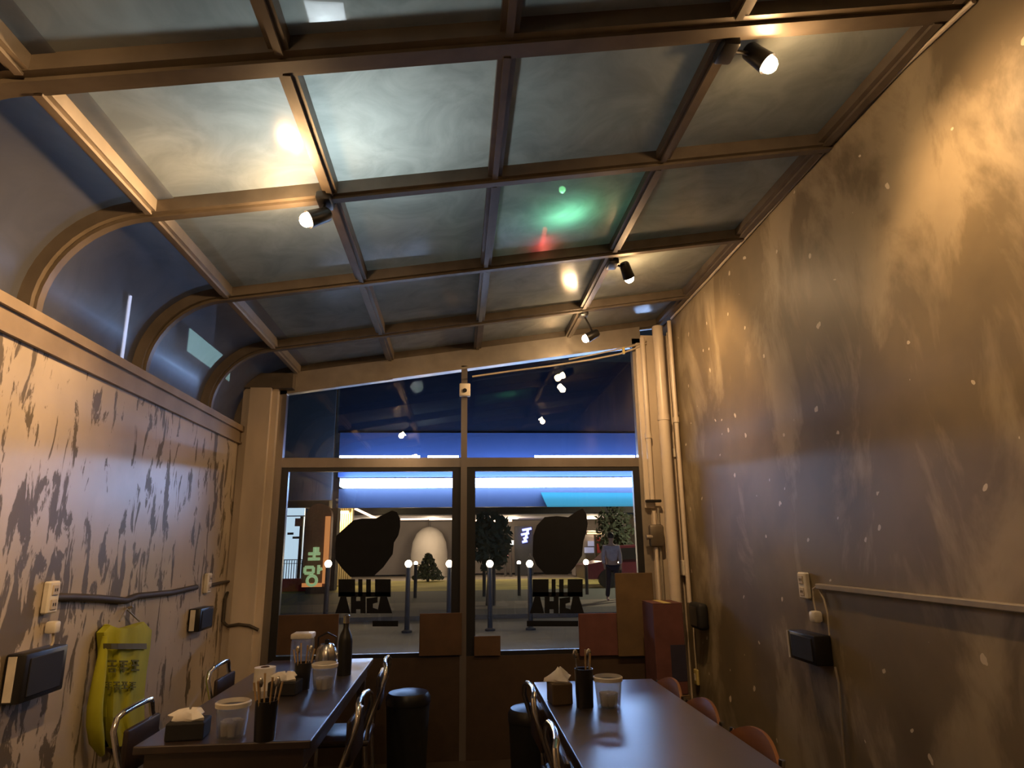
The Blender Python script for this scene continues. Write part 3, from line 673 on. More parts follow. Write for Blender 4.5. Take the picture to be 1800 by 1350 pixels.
def tub(x, y, label, s=1.0):
    t = empty('plastic_tub', (x, y, 0.74))
    MB().lathe([(0.0, 0.002), (0.048*s, 0.002), (0.058*s, 0.10*s), (0.060*s, 0.105*s), (0.057*s, 0.105*s), (0.055*s, 0.10*s), (0.046*s, 0.005), (0.0, 0.005)], n=24, cap=False).build('tub_wall', 'tub', t, True)
    MB().lathe([(0.062*s, 0.102*s), (0.063*s, 0.116*s), (0.058*s, 0.120*s), (0.057*s, 0.103*s)], n=24, cap=False).build('rim', 'white', t, True)
    for k in range(5):
        a = k*1.25; MB().lathe([(0.012, 0.006), (0.018, 0.055), (0.016, 0.055), (0.010, 0.009)], (0.024*math.cos(a)*s, 0.024*math.sin(a)*s, 0), 10).build('cup', 'tissue', t, True)
    return tag(t, label, 'tub', 'cloudy plastic tubs on tables')
def cutlery(x, y, label, sticks=True, h=0.13):
    t = empty('cutlery_holder', (x, y, 0.74))
    MB().lathe([(0.0, 0), (0.036, 0), (0.040, h), (0.036, h), (0.032, 0.005), (0, 0.005)], n=20, cap=False).build('pot', 'black', t, True)
    for k in range(6 if sticks else 2):
        a = k*1.05; e = (0.05 if sticks else 0.03)
        MB().tube([(0.018*math.cos(a), 0.018*math.sin(a), 0.008), (e*math.cos(a), e*math.sin(a), h+0.06+0.012*(k % 3))], [0.003, 0.0042], 6).build('chopstick', 'stick', t)
    for k in range(2):
        a = 0.6+k*2.2; e = Vector((0.034*math.cos(a), 0.034*math.sin(a), h+0.045))
        o = MB().tube([(0.012*math.cos(a), 0.012*math.sin(a), 0.01), e], 0.003, 6); o.ball(e+Vector((0, 0, 0.012)), 0.016, 8, 0, (0.75, 0.3, 1.2)); o.build('spoon', 'metalcup', t, True)
    return tag(t, label, 'cutlery pot', 'black cutlery pots on tables')
tissue_box(-0.97, 2.70, 0.1, 'low black tissue box at near end of left table')
tub(-0.815, 2.69, 'cloudy plastic tub at near end of left table')
cutlery(-0.68, 2.63, 'black chopstick pot at near end of left table')
tissue_box(-0.80, 3.40, -0.1, 'low black tissue box midway along left table')
tub(-0.635, 3.47, 'cloudy plastic tub midway along left table')
cutlery(-0.745, 3.50, 'black cutlery pot midway along left table', True, 0.12)
tissue_box(0.447, 3.05, 0.1, 'tissue box with pointed tissue on right table', True)
cutlery(0.540, 2.96, 'black cutlery pot on right table', False, 0.15)
tub(0.640, 2.95, 'cloudy plastic tub on right table', 1.0)
# bottle, jar, kettle, roll at the far end of the left table
bt = empty('sauce_bottle', (-0.60, 3.84, 0.74))
MB().lathe([(0.0, 0), (0.038, 0), (0.038, 0.17), (0.032, 0.20), (0.016, 0.235), (0.015, 0.27), (0, 0.27)], n=20, cap=False).build('bottle_body', 'black', bt, True)
MB().lathe([(0.018, 0.262), (0.018, 0.30), (0.012, 0.305), (0, 0.305)], n=16, cap=False).build('cap', 'metalcup', bt, True)
tag(bt, 'tall black bottle at the far end of left table', 'bottle')
jr = empty('storage_jar', (-0.86, 4.00, 0.74))
MB().rbox(-0.055, 0.055, -0.055, 0.055, 0, 0.17, 0.012, 2).build('jar_wall', 'tub', jr, True); MB().rbox(-0.058, 0.058, -0.058, 0.058, 0.17, 0.20, 0.008, 2).build('lid', 'white', jr, True)
tag(jr, 'square clear jar with pale lid at far end of left table', 'jar')
kt = empty('steel_kettle', (-0.745, 4.10, 0.74))
MB().lathe([(0, 0), (0.06, 0), (0.062, 0.05), (0.055, 0.10), (0.035, 0.125), (0.0, 0.13)], n=20, cap=False).build('pot_body', 'metalcup', kt, True)
MB().lathe([(0.012, 0.128), (0.014, 0.145), (0, 0.15)], n=10, cap=False).build('lid_knob', 'black', kt, True)
MB().tube([(0.05, 0, 0.05), (0.085, 0, 0.09), (0.10, 0, 0.11)], [0.016, 0.010, 0.008], 10).build('spout', 'metalcup', kt, True)
MB().tube([(-0.05, 0, 0.09), (-0.05, 0, 0.16), (0, 0, 0.185), (0.05, 0, 0.16), (0.05, 0, 0.09)], 0.005, 8).build('handle', 'black', kt, True)
tag(kt, 'small rounded steel kettle at far end of left table', 'kettle')
rl = empty('paper_roll', (-0.93, 3.52, 0.74))
MB().lathe([(0.02, 0), (0.05, 0), (0.05, 0.10), (0.02, 0.10), (0.02, 0)], n=22, cap=False).build('roll', 'tissue', rl, True); MB().lathe([(0.021, 0.0), (0.021, 0.102), (0.018, 0.102), (0.018, 0.0)], n=16, cap=False).build('core', 'card', rl, True)
tag(rl, 'upright white paper roll by left wall on left table', 'paper roll')

# black bins either side of the aisle
def bin_(x, y, label):
    t = empty('black_bin', (x, y, 0))
    MB().lathe([(0.0, 0.0), (0.105, 0), (0.125, 0.50), (0.128, 0.52), (0.12, 0.52), (0.10, 0.01), (0, 0.01)], n=24, cap=False).build('bin_body', 'blackm', t, True)
    MB().lathe([(0.130, 0.515), (0.130, 0.55), (0.115, 0.575), (0.07, 0.585), (0, 0.59)], n=24, cap=False).build('lid', 'black', t, True)
    return tag(t, label, 'bin', 'black lidded bins')
bin_(-0.28, 4.20, 'black lidded bin beside the left table end'); bin_(0.40, 3.72, 'black lidded bin beside the right table end')
# stacked boxes by the drain pipe
def carton(x0, x1, y0, y1, z0, z1, m, label, prt=None):
    t = empty('carton', ((x0+x1)/2, (y0+y1)/2, z0)); hx, hy, h = (x1-x0)/2, (y1-y0)/2, z1-z0
    MB().rbox(-hx, hx, -hy, hy, 0, h-0.006, 0.004, 1).build('box', m, t)
    MB().box(-hx, -0.002, -hy, hy, h-0.006, h).build('flap', m, t); MB().box(0.002, hx, -hy, hy, h-0.006, h).build('flap', m, t)
    MB().box(-0.025, 0.025, -hy-0.001, hy+0.001, h, h+0.001).build('tape', 'yellow', t)
    if prt: MB().box(prt[0], prt[1], -hy-0.0015, -hy, prt[2], prt[3]).build('printed_patch', 'print', t)
    return tag(t, label, 'carton', 'cartons by the window')
carton(1.265, 1.49, 4.42, 4.72, 0.0, 0.46, 'card2', 'tan carton under the red-brown carton by drain pipe')
carton(1.285, 1.485, 4.44, 4.70, 0.462, 1.02, 'card3', 'tall red-brown carton standing on the tan carton', (0.0, 0.10, 0.08, 0.30))

# ================================================================== OUTSIDE: above the roof and beyond the left glazing
# overhang of the upper storey above the far end of the roof
M['soffit'] = mat('dark_soffit', (0.06, 0.045, 0.035), 0.8)
struct(MB().box(-1.9, 2.3, 3.42, 5.0, 3.42, 3.6).build('trim_5', 'soffit'), 'soffit of the upper storey over the roof end')
sl = empty('street_lamp', (-0.50, 2.15, 3.30))
MB().rbox(-0.09, 0.09, -0.16, 0.16, 0.03, 0.09, 0.02, 2).build('lamp_housing', 'trunk', sl, True)
M['sldisc'] = emit('cool_lamp', (0.80, 0.92, 1.0), 6.0)
MB().rbox(-0.07, 0.07, -0.13, 0.13, 0.02, 0.03, 0.003, 1).build('lamp_panel', 'sldisc', sl)
MB().tube([(0.0, -0.1, 0.06), (0.0, -0.6, 0.35), (0.0, -1.2, 0.5), (0.0, -2.85, 0.55)], 0.025, 8).build('lamp_arm', 'trunk', sl, True)
l = bpy.data.lights.new('street_lamp_light', 'POINT'); l.energy = STREET_W; l.color = (0.82, 0.95, 1.0); l.shadow_soft_size = 0.08
lo = bpy.data.objects.new('street_lamp_light', l); C.objects.link(lo); lo.parent = sl; lo.location = (0, 0, -0.03)
tag(sl, 'cool white lamp glowing through the roof sheet', 'lamp')
M['green'] = emit('green_lamp', (0.25, 1.0, 0.35), 14.0)
M['redneon'] = emit('red_neon', (1.0, 0.10, 0.08), 9.0)
pgn = atZ(990, 378, 3.0)+Vector((0, 0, 0.14)); gs = empty('green_light', tuple(pgn))
MB().ball((0, 0, 0), 0.018, 12).build('green_bulb', 'green', gs, True)
MB().lathe([(0.03, 0.02), (0.05, 0.04), (0.05, 0.06), (0, 0.07)], n=14, cap=False).build('shade', 'trunk', gs, True)
MB().tube([(0, 0, 0.06), (0.0, 0.3, 0.16), (0, 0.6, 0.2)], 0.008, 8).build('bracket', 'trunk', gs, True)
l = bpy.data.lights.new('green_light_glow', 'POINT'); l.energy = 2.0; l.color = (0.25, 1.0, 0.55); l.shadow_soft_size = 0.02
lo = bpy.data.objects.new('green_light_glow', l); C.objects.link(lo); lo.parent = gs; lo.location = (0, 0, -0.025)
tag(gs, 'small green lamp glowing through the roof sheet', 'lamp')
q0, q1 = atZ(958, 402, 3.03), atZ(948, 440, 3.03)
tag(MB().tube([q0, (q0+q1)/2+Vector((0.006, 0, 0)), q1], 0.012, 8).build('neon_tube', 'redneon', None, True), 'short red neon tube showing through the roof sheet', 'neon tube')

# neighbour's wall beyond the left glazing, with a lit sign box and a tube lamp
M['nbwall'] = mat('grey_blue_render', (0.16, 0.17, 0.20), 0.8, noise=(2, 0.25, (1, 1, 1)))
struct(MB().box(-3.6, -3.4, YB, 9.0, 0, 5.2).build('wall_neighbour', 'nbwall'), 'grey-blue side wall of the house next door')
M['tealbox'] = emit('teal_white_sign', (0.45, 0.85, 0.85), 0.9)
M['tube'] = emit('white_tube', (0.62, 0.68, 1.0), 3.0)
a = atX(318, 585, -3.36); b = atX(352, 632, -3.36); d_ = atX(400, 600, -3.36)
sb = empty('sign_box', (-3.4, (a.y+d_.y)/2, (a.z+b.z)/2))
hh = abs(a.z-b.z)/2+0.1; hy = (d_.y-a.y)/2
MB().rbox(0, 0.12, -hy, hy, -hh, hh, 0.01, 1).build('case', 'nbwall', sb); MB().box(0.12, 0.13, -hy+.03, hy-.03, -hh+.03, hh-.03).build('lit_face', 'tealbox', sb)
tag(sb, 'teal-white lit sign box beyond the curved roof edge', 'sign')
a = atX(228, 520, -3.36); b = atX(212, 640, -3.36); ym = (a.y+b.y)/2
tl = empty('tube_lamp', (-3.4, ym, b.z)); MB().tube([(0.05, 0, 0), (0.05, 0, a.z-b.z)], 0.012, 8).build('tube', 'tube', tl, True)
MB().box(0, 0.035, -0.02, 0.02, -0.03, a.z-b.z+0.03).build('batten', 'white', tl)
tag(tl, 'thin upright white tube lamp beyond the curved roof edge', 'tube lamp')

# ================================================================== OUTSIDE: the street
def groundstrip(name, y0, y1, z, m, label):
    return struct(MB().box(-30, 30, y0, y1, z-0.1, z).build(name, m), label)
M['pave'] = mat('grey_paving', (0.09, 0.085, 0.08), 0.7, noise=(1.2, 0.2, (1, 1, 1)))
M['kerb'] = mat('dark_kerb', (0.05, 0.05, 0.055), 0.8)
M['pale'] = mat('pale_paving', (0.15, 0.13, 0.11), 0.8, noise=(1.2, 0.15, (1, 1, 1)))
M['road'] = mat('dark_asphalt', (0.045, 0.055, 0.055), 0.8)
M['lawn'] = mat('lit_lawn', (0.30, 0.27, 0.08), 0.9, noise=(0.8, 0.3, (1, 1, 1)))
M['far'] = mat('far_ground', (0.20, 0.17, 0.13), 0.9)
groundstrip('ground_pavement', YW+0.1, 13.9, -0.02, 'pave', 'grey paving outside the shop window')
groundstrip('ground_kerb', 13.9, 15.2, 0.06, 'kerb', 'dark kerb across the street')
groundstrip('ground_walkway', 15.2, 18.2, -0.02, 'pale', 'pale walkway across the street')
groundstrip('ground_road', 18.2, 22.8, -0.02, 'road', 'dark road')
groundstrip('ground_lawn', 22.8, 30, -0.02, 'lawn', 'lamp-lit lawn beyond the road')
groundstrip('ground_far', 30, 90, -0.03, 'far', 'open ground in the distance')

# bollard lamps
M['globe'] = emit('warm_globe', (1.0, 0.74, 0.46), 22.0)
M['post'] = mat('dark_post', (0.05, 0.045, 0.045), 0.6)
def bollard(px, label):
    p = atY(px, 991, 12.0); t = empty('bollard_lamp', (p.x, 12.0, -0.02)); h = p.z+0.02
    MB().lathe([(0.09, 0), (0.09, 0.03), (0.045, 0.05), (0.04, h-0.07), (0.06, h-0.06), (0, h-0.055)], n=12, cap=False).build('post', 'post', t, True)
    MB().ball((0, 0, h), 0.062, 14).build('globe', 'globe', t, True)
    l = bpy.data.lights.new('bollard_glow', 'POINT'); l.energy = 14; l.color = (1.0, 0.72, 0.42); l.shadow_soft_size = 0.06
    lo = bpy.data.objects.new('bollard_glow', l); C.objects.link(lo); lo.parent = t; lo.location = (0, 0, h+0.12)
    return tag(t, label, 'lamp post', 'bollard lamps on the pavement')
for px, lb in ((577, 'bollard lamp beside the tall rounded sign outside'), (718, 'bollard lamp right of the left window emblem'), (790, 'bollard lamp just left of the window mullion'),
               (861, 'bollard lamp just right of the window mullion'), (931, 'bollard lamp left of the right window emblem')): bollard(px, lb)
# far small lamps
def far_lamp(px, py, Y, r, label):
    p = atY(px, py, Y); t = empty('far_lamp', (p.x, Y, -0.02))
    MB().tube([(0, 0, 0), (0, 0, p.z)], 0.05, 8).build('post', 'post', t); MB().ball((0, 0, p.z), r, 10).build('globe', 'globe', t, True)
    return tag(t, label, 'lamp post', 'far street lamps')
far_lamp(731, 989, 20, 0.06, 'tiny lamp next to the bollard lamp right of left emblem')
far_lamp(851, 987, 20, 0.055, 'tiny lamp beside the bollard lamp right of the mullion')
far_lamp(912, 988, 20, 0.06, 'tiny lamp left of the right window emblem')
far_lamp(1030, 987, 20, 0.085, 'tiny lamp right of the right window emblem')
far_lamp(1089, 988, 18, 0.05, 'tiny lamp beside the pedestrian')

M['darkb'] = mat('dark_building', (0.035, 0.038, 0.045), 0.8)
# canopy building across the street
YC = 28.0
M['glow_up'] = mat('blue_glow_tone', (0.038, 0.064, 0.165), 0.5, noise=(0.4, 0.1, (1, 1, 1)))  # glow above the light box, put into the board's colour
M['fascia'] = mat('lower_blue_glow_tone', (0.010, 0.016, 0.038), 0.5, noise=(0.4, 0.1, (1, 1, 1)))  # glow under the light box, put into the board's colour
M['lbox'] = emit('blue_white_lightbox', (0.40, 0.60, 1.0), 38.0)
M['ledline'] = emit('blue_led_line', (0.45, 0.60, 1.0), 9.0)
cb_ = empty('canopy_building', (4, YC, 0))
O = cb_.location
def cpart(name, x0, x1, y0, y1, Y0, dy, m):
    a = atY(x0, y1, Y0)-O; b = atY(x1, y0, Y0)-O
    return MB().box(a.x, b.x, Y0-O.y, Y0-O.y+dy, a.z, b.z).build(name, m, cb_)
cpart('fascia', 590, 1300, 880, 905, YC, 0.3, 'darkb')
cpart('roof_slab', 590, 1300, 872, 880, YC-0.4, 8.0, 'nbwall')
for x in (601, 1098): cpart('pillar', x-6, x+6, 905, 1022, YC+0.2, 0.5, 'post')
M['ceilpan'] = mat('canopy_soffit', (0.30, 0.30, 0.36), 0.7)
cpart('soffit', 590, 1100, 903, 906, YC, 7.0, 'ceilpan')
M['rope'] = emit('warm_rope_light', (1.0, 0.62, 0.36), 5.0)
cpart('rope_light', 704, 752, 911, 914, YC+1.0, 0.1, 'rope'); cpart('rope_light', 754, 795, 911, 914, YC+1, 0.1, 'rope')
cpart('rope_light', 836, 850, 912, 916, YC+1, 0.1, 'rope'); cpart('rope_light', 868, 900, 912, 917, YC+1, 0.1, 'rope'); cpart('rope_light', 912, 938, 894, 897, YC+1, .1, 'rope')
ra, rb = atY(622, 893, YC-0.3)-O, atY(660, 911, YC-0.3)-O
MB().tube([ra, rb], 0.05, 6).build('rope_light', 'rope', cb_)
M['twall'] = mat('pale_back_wall', (0.20, 0.175, 0.16), 0.8, noise=(0.3, 0.25, (1, 1, 1)))
cpart('back_wall', 596, 1130, 905, 1012, YC+7, 0.3, 'twall')
for px in (660, 760, 900, 1040):  # soffit lamps added to brighten the back wall
    p = atY(px, 908, YC+3)-O; MB().rbox(p.x-0.3, p.x+0.3, p.y-0.3, p.y+0.3, p.z-0.1, p.z, 0.03, 1).build('soffit_lamp', 'rope', cb_)
    l = bpy.data.lights.new('soffit_lamp_light', 'POINT'); l.energy = 170; l.color = (1.0, 0.72, 0.45); l.shadow_soft_size = 0.25
    lo = bpy.data.objects.new('soffit_lamp_light', l); C.objects.link(lo); lo.parent = cb_; lo.location = (p.x, p.y, p.z-0.5)
tag(cb_, 'wide canopy building with warm rope lights across the street', 'building')
# long light box outside the window; added blue boards imitate its glow
YG = 9.0
og = empty('overhead_sign', (0, YG, -0.02)); O = og.location
def gpart(name, x0, x1, y0, y1, Y0, dy, m):
    a = atY(x0, y1, Y0)-O; b = atY(x1, y0, Y0)-O
    return MB().box(a.x, b.x, Y0-O.y, Y0-O.y+dy, a.z, b.z).build(name, m, og)
gpart('dark_board', 420, 594, 640, 880, YG, 0.12, 'darkb')
M['glow_fade'] = mat('blue_glow_fade_tone', (0.010, 0.015, 0.032), 0.6, spec=0.2)  # darker tone imitates the glow fading upwards
gpart('upper_glow_board', 594, 1430, 762, 838, YG, 0.12, 'glow_up'); gpart('glow_fade_board', 594, 1430, 640, 762, YG+0.01, 0.11, 'glow_fade')
gpart('lower_glow_board', 594, 1430, 855, 893, YG, 0.12, 'fascia')
gpart('light_box', 597, 1430, 838, 855, YG-0.26, 0.30, 'lbox')
gpart('hanging_wire', 694, 695.5, 838, 847, YG-0.275, 0.01, 'post')
for x0 in range(742, 834, 9): gpart('led_dash', x0, x0+6, 819.5, 822, YG-0.06, 0.05, 'ledline')
for xx in (atY(424, 800, YG+0.06).x, atY(1426, 800, YG+0.06).x): MB().box(xx-0.07, xx+0.07, 0.12, 0.26, 0, 3.9).build('post', 'post', og)
M['teal'] = emit('backlit_teal_awning', (0.08, 0.44, 0.66), 0.75, (0.004, 0.02, 0.025))
M['teal'].node_tree.nodes['Principled BSDF'].inputs['Specular IOR Level'].default_value = 0.0
P4 = [atY(951, 868, YG-0.02)-O, atY(1130, 869, YG-0.02)-O, atY(1130, 890, YG-0.45)-O, atY(962, 891, YG-0.45)-O]
aw = MB(); aw.add(P4+[q+Vector((0, 0.0, 0.02)) for q in P4], [(0, 1, 2, 3), (7, 6, 5, 4), (0, 4, 5, 1), (1, 5, 6, 2), (2, 6, 7, 3), (3, 7, 4, 0)])
aw.build('awning_flap', 'teal', og)
tag(og, 'long white light box and teal flap on blue boards imitating its glow', 'sign')
# dark corner building at left with the lit window, red plinth and rail
YLB = 24.0
lb = empty('corner_building', (-9, YLB, 0)); O2 = lb.location
def bpart(name, x0, x1, y0, y1, Y0, dy, m, par=None):
    a = atY(x0, y1, Y0)-O2; b = atY(x1, y0, Y0)-O2
    if y1 > 1030: a.z = -0.02
    return MB().box(a.x, b.x, Y0-O2.y, Y0-O2.y+dy, a.z, b.z).build(name, m, par or lb)
M['shopwin'] = emit('bright_shop_window', (0.68, 0.88, 1.0), 0.85)
M['red'] = mat('red_panel', (0.55, 0.06, 0.08), 0.6)
bpart('upper_wall', 380, 594, 600, 893, YLB, 0.6, 'darkb')
bpart('side_wall', 536, 594, 893, 1036, YLB, 0.6, 'darkb')
bpart('side_wall', 380, 496, 893, 1036, YLB, 0.6, 'darkb')
wn = bpart('shop_window', 496, 536, 893, 1020, YLB+0.3, 0.1, 'shopwin')
bpart('window_bar', 496, 536, 906, 908, YLB+0.2, 0.1, 'darkb', wn); bpart('window_bar', 526, 528, 908, 1020, YLB+0.2, 0.1, 'darkb', wn)
M['poster'] = mat('pink_poster', (0.6, 0.25, 0.25), 0.6)
bpart('poster', 518, 530, 911, 925, YLB+0.15, 0.1, 'poster', wn); bpart('poster', 505, 515, 936, 940, YLB+.15, .1, 'darkb', wn); bpart('poster', 514, 525, 943, 947, YLB+.15, .1, 'darkb', wn)
bpart('plinth', 494, 538, 1017, 1031, YLB-0.1, 0.3, 'red')
bpart('rail_bar', 496, 532, 983, 985, YLB-0.2, 0.05, 'post'); bpart('rail_bar', 496, 532, 990, 991.4, YLB-0.2, 0.05, 'post')
for k in range(8): bpart('baluster', 498+k*4.4, 499.3+k*4.4, 985, 1018, YLB-0.2, 0.04, 'post')
tag(lb, 'dark corner building with bright white window seen at far left', 'building')
# warm yellow wall right of the dark building
M['yellowl'] = emit('warm_uplight', (1.0, 0.66, 0.28), 5.0)
M['cream'] = mat('cream_ribbed_wall', (0.62, 0.50, 0.30), 0.7)
a = atY(593, 1000, 26.5); b = atY(622, 878, 26.5)
yw = empty('cream_tower', ((a.x+b.x)/2, 26.5, 0)); hw = (b.x-a.x)/2
for k in range(6):
    MB().rbox(-hw+k*hw/3, -hw+(k+1)*hw/3-0.02, 0, 0.4, 0, b.z, 0.02, 1).build('wall_rib', 'cream', yw)
MB().box(-hw*0.9, hw*0.4, -0.20, -0.12, b.z-0.55, b.z-0.45).build('uplight', 'yellowl', yw)
l = bpy.data.lights.new('tower_uplight', 'POINT'); l.energy = 260; l.color = (1, 0.66, 0.28); l.shadow_soft_size = 0.1
lo = bpy.data.objects.new('tower_uplight', l); C.objects.link(lo); lo.parent = yw; lo.location = (-0.1, -0.6, b.z-0.7)
tag(yw, 'warm-lit cream ribbed wall left of the left emblem', 'wall')
# tall rounded sign with green characters
YS = 22.5
a = atY(530, 1031, YS); b = atY(584, 884, YS)
sg = empty('rounded_sign', ((a.x+b.x)/2, YS, -0.02)); hw = (b.x-a.x)/2; top = b.z; z0 = a.z
poly = [(-hw, 0, z0), (hw, 0, z0)] + [(hw*math.cos(t*PI/16), 0, top-hw+hw*math.sin(t*PI/16)) for t in range(17)]
M['signbody'] = mat('orange_brown_sign', (0.30, 0.13, 0.07), 0.6); M['signedge'] = emit('orange_glow', (1.0, 0.36, 0.10), 0.55, (0.5, 0.2, 0.1)); M['signgreen'] = emit('pale_green_character', (0.42, 0.62, 0.26), 0.55)
MB().prism(poly, (0, 0.35, 0)).build('sign_body', 'signbody', sg)
MB().box(hw*0.55, hw*0.95, -0.04, 0, z0+0.1, top-hw).build('glowing_edge', 'signedge', sg); MB().box(-hw*0.98, hw*0.55, -0.03, 0, z0, z0+0.12).build('glowing_edge', 'signedge', sg)
def stroke(u0, v0, u1, v1, w=0.09):
    z_ = lambda v: z0+v*hw*2; MB().tube([(u0*hw, -0.05, z_(v0)), (u1*hw, -0.05, z_(v1))], w*hw*1.3, 8).build('character_stroke', 'signgreen', sg)
def hangul(v):
    for q in ((-.8, v+.50, -.15, v+.50), (-.15, v+.50, -.15, v+.72), (-.15, v+.72, -.8, v+.72), (-.8, v+.72, -.8, v+.50), (.25, v+.46, .25, v+.80), (.25, v+.62, .52, v+.66)): stroke(*q)
    z_ = z0+(v+.22)*hw*2
    MB().tube([(-0.22*hw+0.36*hw*math.cos(t*PI/8), -0.05, z_+0.36*hw*math.sin(t*PI/8)) for t in range(16)], 0.12*hw, 8, closed=True).build('character_stroke', 'signgreen', sg)
hangul(0.02)
for q in ((-.6, 1.05, .3, 1.05), (-.6, 1.25, .3, 1.25), (-.15, 1.05, -.15, 1.5), (.1, 1.25, .1, 1.5)): stroke(*q)
MB().box(-0.3, 0.3, 0.05, 0.3, 0, z0+0.02).build('foot', 'post', sg)
tag(sg, 'tall round-topped sign with green characters outside', 'sign')
# dome tent, shops and signs beyond
M['dome'] = mat('pale_tent_cloth', (0.42, 0.38, 0.33), 0.8, noise=(0.5, 0.2, (1, 1, 1)))
a = atY(722, 985, 33.5); b = atY(787, 925, 33.5); r = (b.x-a.x)/2
dm = empty('dome_tent', ((a.x+b.x)/2, 33.5, 0))
MB().lathe([(r, 0), (r, b.z*0.45), (r*0.92, b.z*0.68), (r*0.7, b.z*0.86), (r*0.4, b.z*0.96), (0, b.z)], n=28, cap=False).build('tent_cover', 'dome', dm, True)
MB().lathe([(0.05, b.z-0.05), (0.05, b.z+0.25), (0, b.z+0.3)], n=8, cap=False).build('finial', 'post', dm, True)
tag(dm, 'pale domed tent in the distance, left bay', 'tent')
def sign(px0, px1, py0, py1, Y, m, label, cat='sign'):
    a = atY(px0, py1, Y); b = atY(px1, py0, Y); t = empty('lit_sign', ((a.x+b.x)/2, Y, 0)); hx = (b.x-a.x)/2
    MB().box(-hx, hx, 0, 0.15, a.z, b.z).build('lit_face', m, t); MB().box(-hx-.03, hx+.03, 0.15, 0.25, a.z-.03, b.z+.03).build('case', 'post', t)
    MB().tube([(0, 0.2, 0), (0, 0.2, a.z)], 0.06, 8).build('post', 'post', t)
    return tag(t, label, cat)
M['bneon'] = emit('blue_violet_neon', (0.20, 0.25, 1.0), 3.0); M['csign'] = emit('cyan_sign', (0.45, 0.8, 0.95), 0.8); M['rsign'] = emit('red_light', (1.0, 0.1, 0.1), 1.2)
M['osign'] = emit('orange_strip', (1.0, 0.55, 0.25), 3.0); M['wwin'] = emit('dim_white_window', (0.55, 0.6, 1.0), 0.35)
ns = empty('neon_sign', (*atY(925, 940, 33).xy, 0)); o3 = ns.location
for (x0, y0, x1, y1) in ((918, 932, 934, 929), (916, 940, 930, 937), (920, 947, 928, 944), (918, 953, 927, 951), (929, 929, 922, 953)):
    MB().tube([atY(x0, y0, 33)-o3, atY(x1, y1, 33)-o3], 0.06, 8).build('neon_stroke', 'bneon', ns, True)
a = atY(905, 985, 33.2)-o3; b = atY(936, 925, 33.2)-o3; MB().box(a.x, b.x, 0.15, 0.3, 0, b.z).build('board', 'darkb', ns)
tag(ns, 'blue-violet neon sign left of the right emblem', 'neon sign')
sign(893, 903, 950, 958, 32, 'csign', 'small square cyan sign in the right bay'); sign(884, 893, 973, 977, 32, 'rsign', 'small red light in the right bay')
sign(1033, 1062, 936, 939, 30, 'osign', 'thin orange lit strip right of the right emblem')
sh = empty('far_shop', (*atY(1045, 960, 31).xy, 0)); o3 = sh.location
def spart(n, x0, x1, y0, y1, Y, dy, m):
    a = atY(x0, y1, Y)-o3; b = atY(x1, y0, Y)-o3; MB().box(a.x, b.x, Y-o3.y, Y-o3.y+dy, max(a.z, 0), b.z).build(n, m, sh)
spart('shop_wall', 1012, 1084, 932, 1012, 31, 1, 'twall'); spart('shop_window', 1034, 1045, 951, 960, 30.9, .1, 'wwin'); spart('shop_window', 1028, 1044, 962, 972, 30.9, .1, 'wwin'); spart('red_door', 1046, 1055, 945, 972, 30.9, .1, 'red')
tag(sh, 'small far shop with lit panes and red door, right bay', 'shop')
# parked cars in the distance
def car(px, py0, py1, Y, m, label):
    a = atY(px, py1, Y); b = atY(px, py0, Y); h = 1.45; t = empty('parked_car', (a.x, Y, -0.02))
    prof = [(-2.1, .3), (-2.15, .75), (-1.5, .88), (-0.9, 1.38), (0.6, 1.42), (1.3, .92), (2.05, .80), (2.1, .3)]
    MB().prism([(x, -0.85, z) for x, z in prof], (0, 1.7, 0)).build('car_body', m, t)
    MB().prism([(x, -0.87, z) for x, z in ((-1.3, .92), (-.85, 1.3), (.5, 1.34), (1.05, .94))], (0, 0.02, 0)).build('side_window', 'black', t)
    for x in (-1.35, 1.3): MB().tube([(x, -0.88, .31), (x, -0.65, .31)], .31, 16).build('wheel', 'black', t, True)
    return tag(t, label, 'car', 'parked cars across the street')
M['car1'] = mat('dark_car_paint', (0.03, 0.03, 0.04), 0.3); M['car2'] = mat('maroon_car_paint', (0.10, 0.02, 0.03), 0.3)
car(1125, 950, 1000, 23.5, 'car2', 'maroon parked car behind the pedestrian')
# trees
M['leaf'] = mat('dark_foliage', (0.035, 0.05, 0.03), 0.9)
def tree(px, py, Y, rx, rz, label):
    p = atY(px, py, Y); t = empty('street_tree', (p.x, Y, -0.02)); rnd = random.Random(int(px))
    MB().tube([(0, 0, 0), (0.03, 0, p.z*0.5), (0, 0, p.z)], [0.13, 0.10, 0.06], 8).build('trunk', 'post', t, True)
    mb = MB()
    for k in range(700):
        v = Vector((rnd.gauss(0, 1), rnd.gauss(0, 1), rnd.gauss(0, 1))).normalized()*rnd.random()**0.4
        c = Vector((v.x*rx, v.y*rx, p.z+v.z*rz)); u = Vector((rnd.uniform(-1, 1), rnd.uniform(-1, 1), rnd.uniform(-1, 1))).normalized(); w = u.orthogonal().normalized(); s = 0.13
        mb.add([c-u*s, c+w*s*.5, c+u*s, c-w*s*.5], [(0, 1, 2, 3)])
    o = mb.build('crown', 'leaf', t); o['kind'] = 'stuff'
    return tag(t, label, 'tree', 'street trees')
tree(862, 948, 17.0, 0.55, 0.75, 'dark slender tree just right of the mullion'); tree(1080, 930, 27.0, 0.8, 1.2, 'dark tree behind the pedestrian')
sr = empty('conical_shrub', (*atY(753, 980, 29).xy, -0.03)); mb = MB(); rnd = random.Random(3)
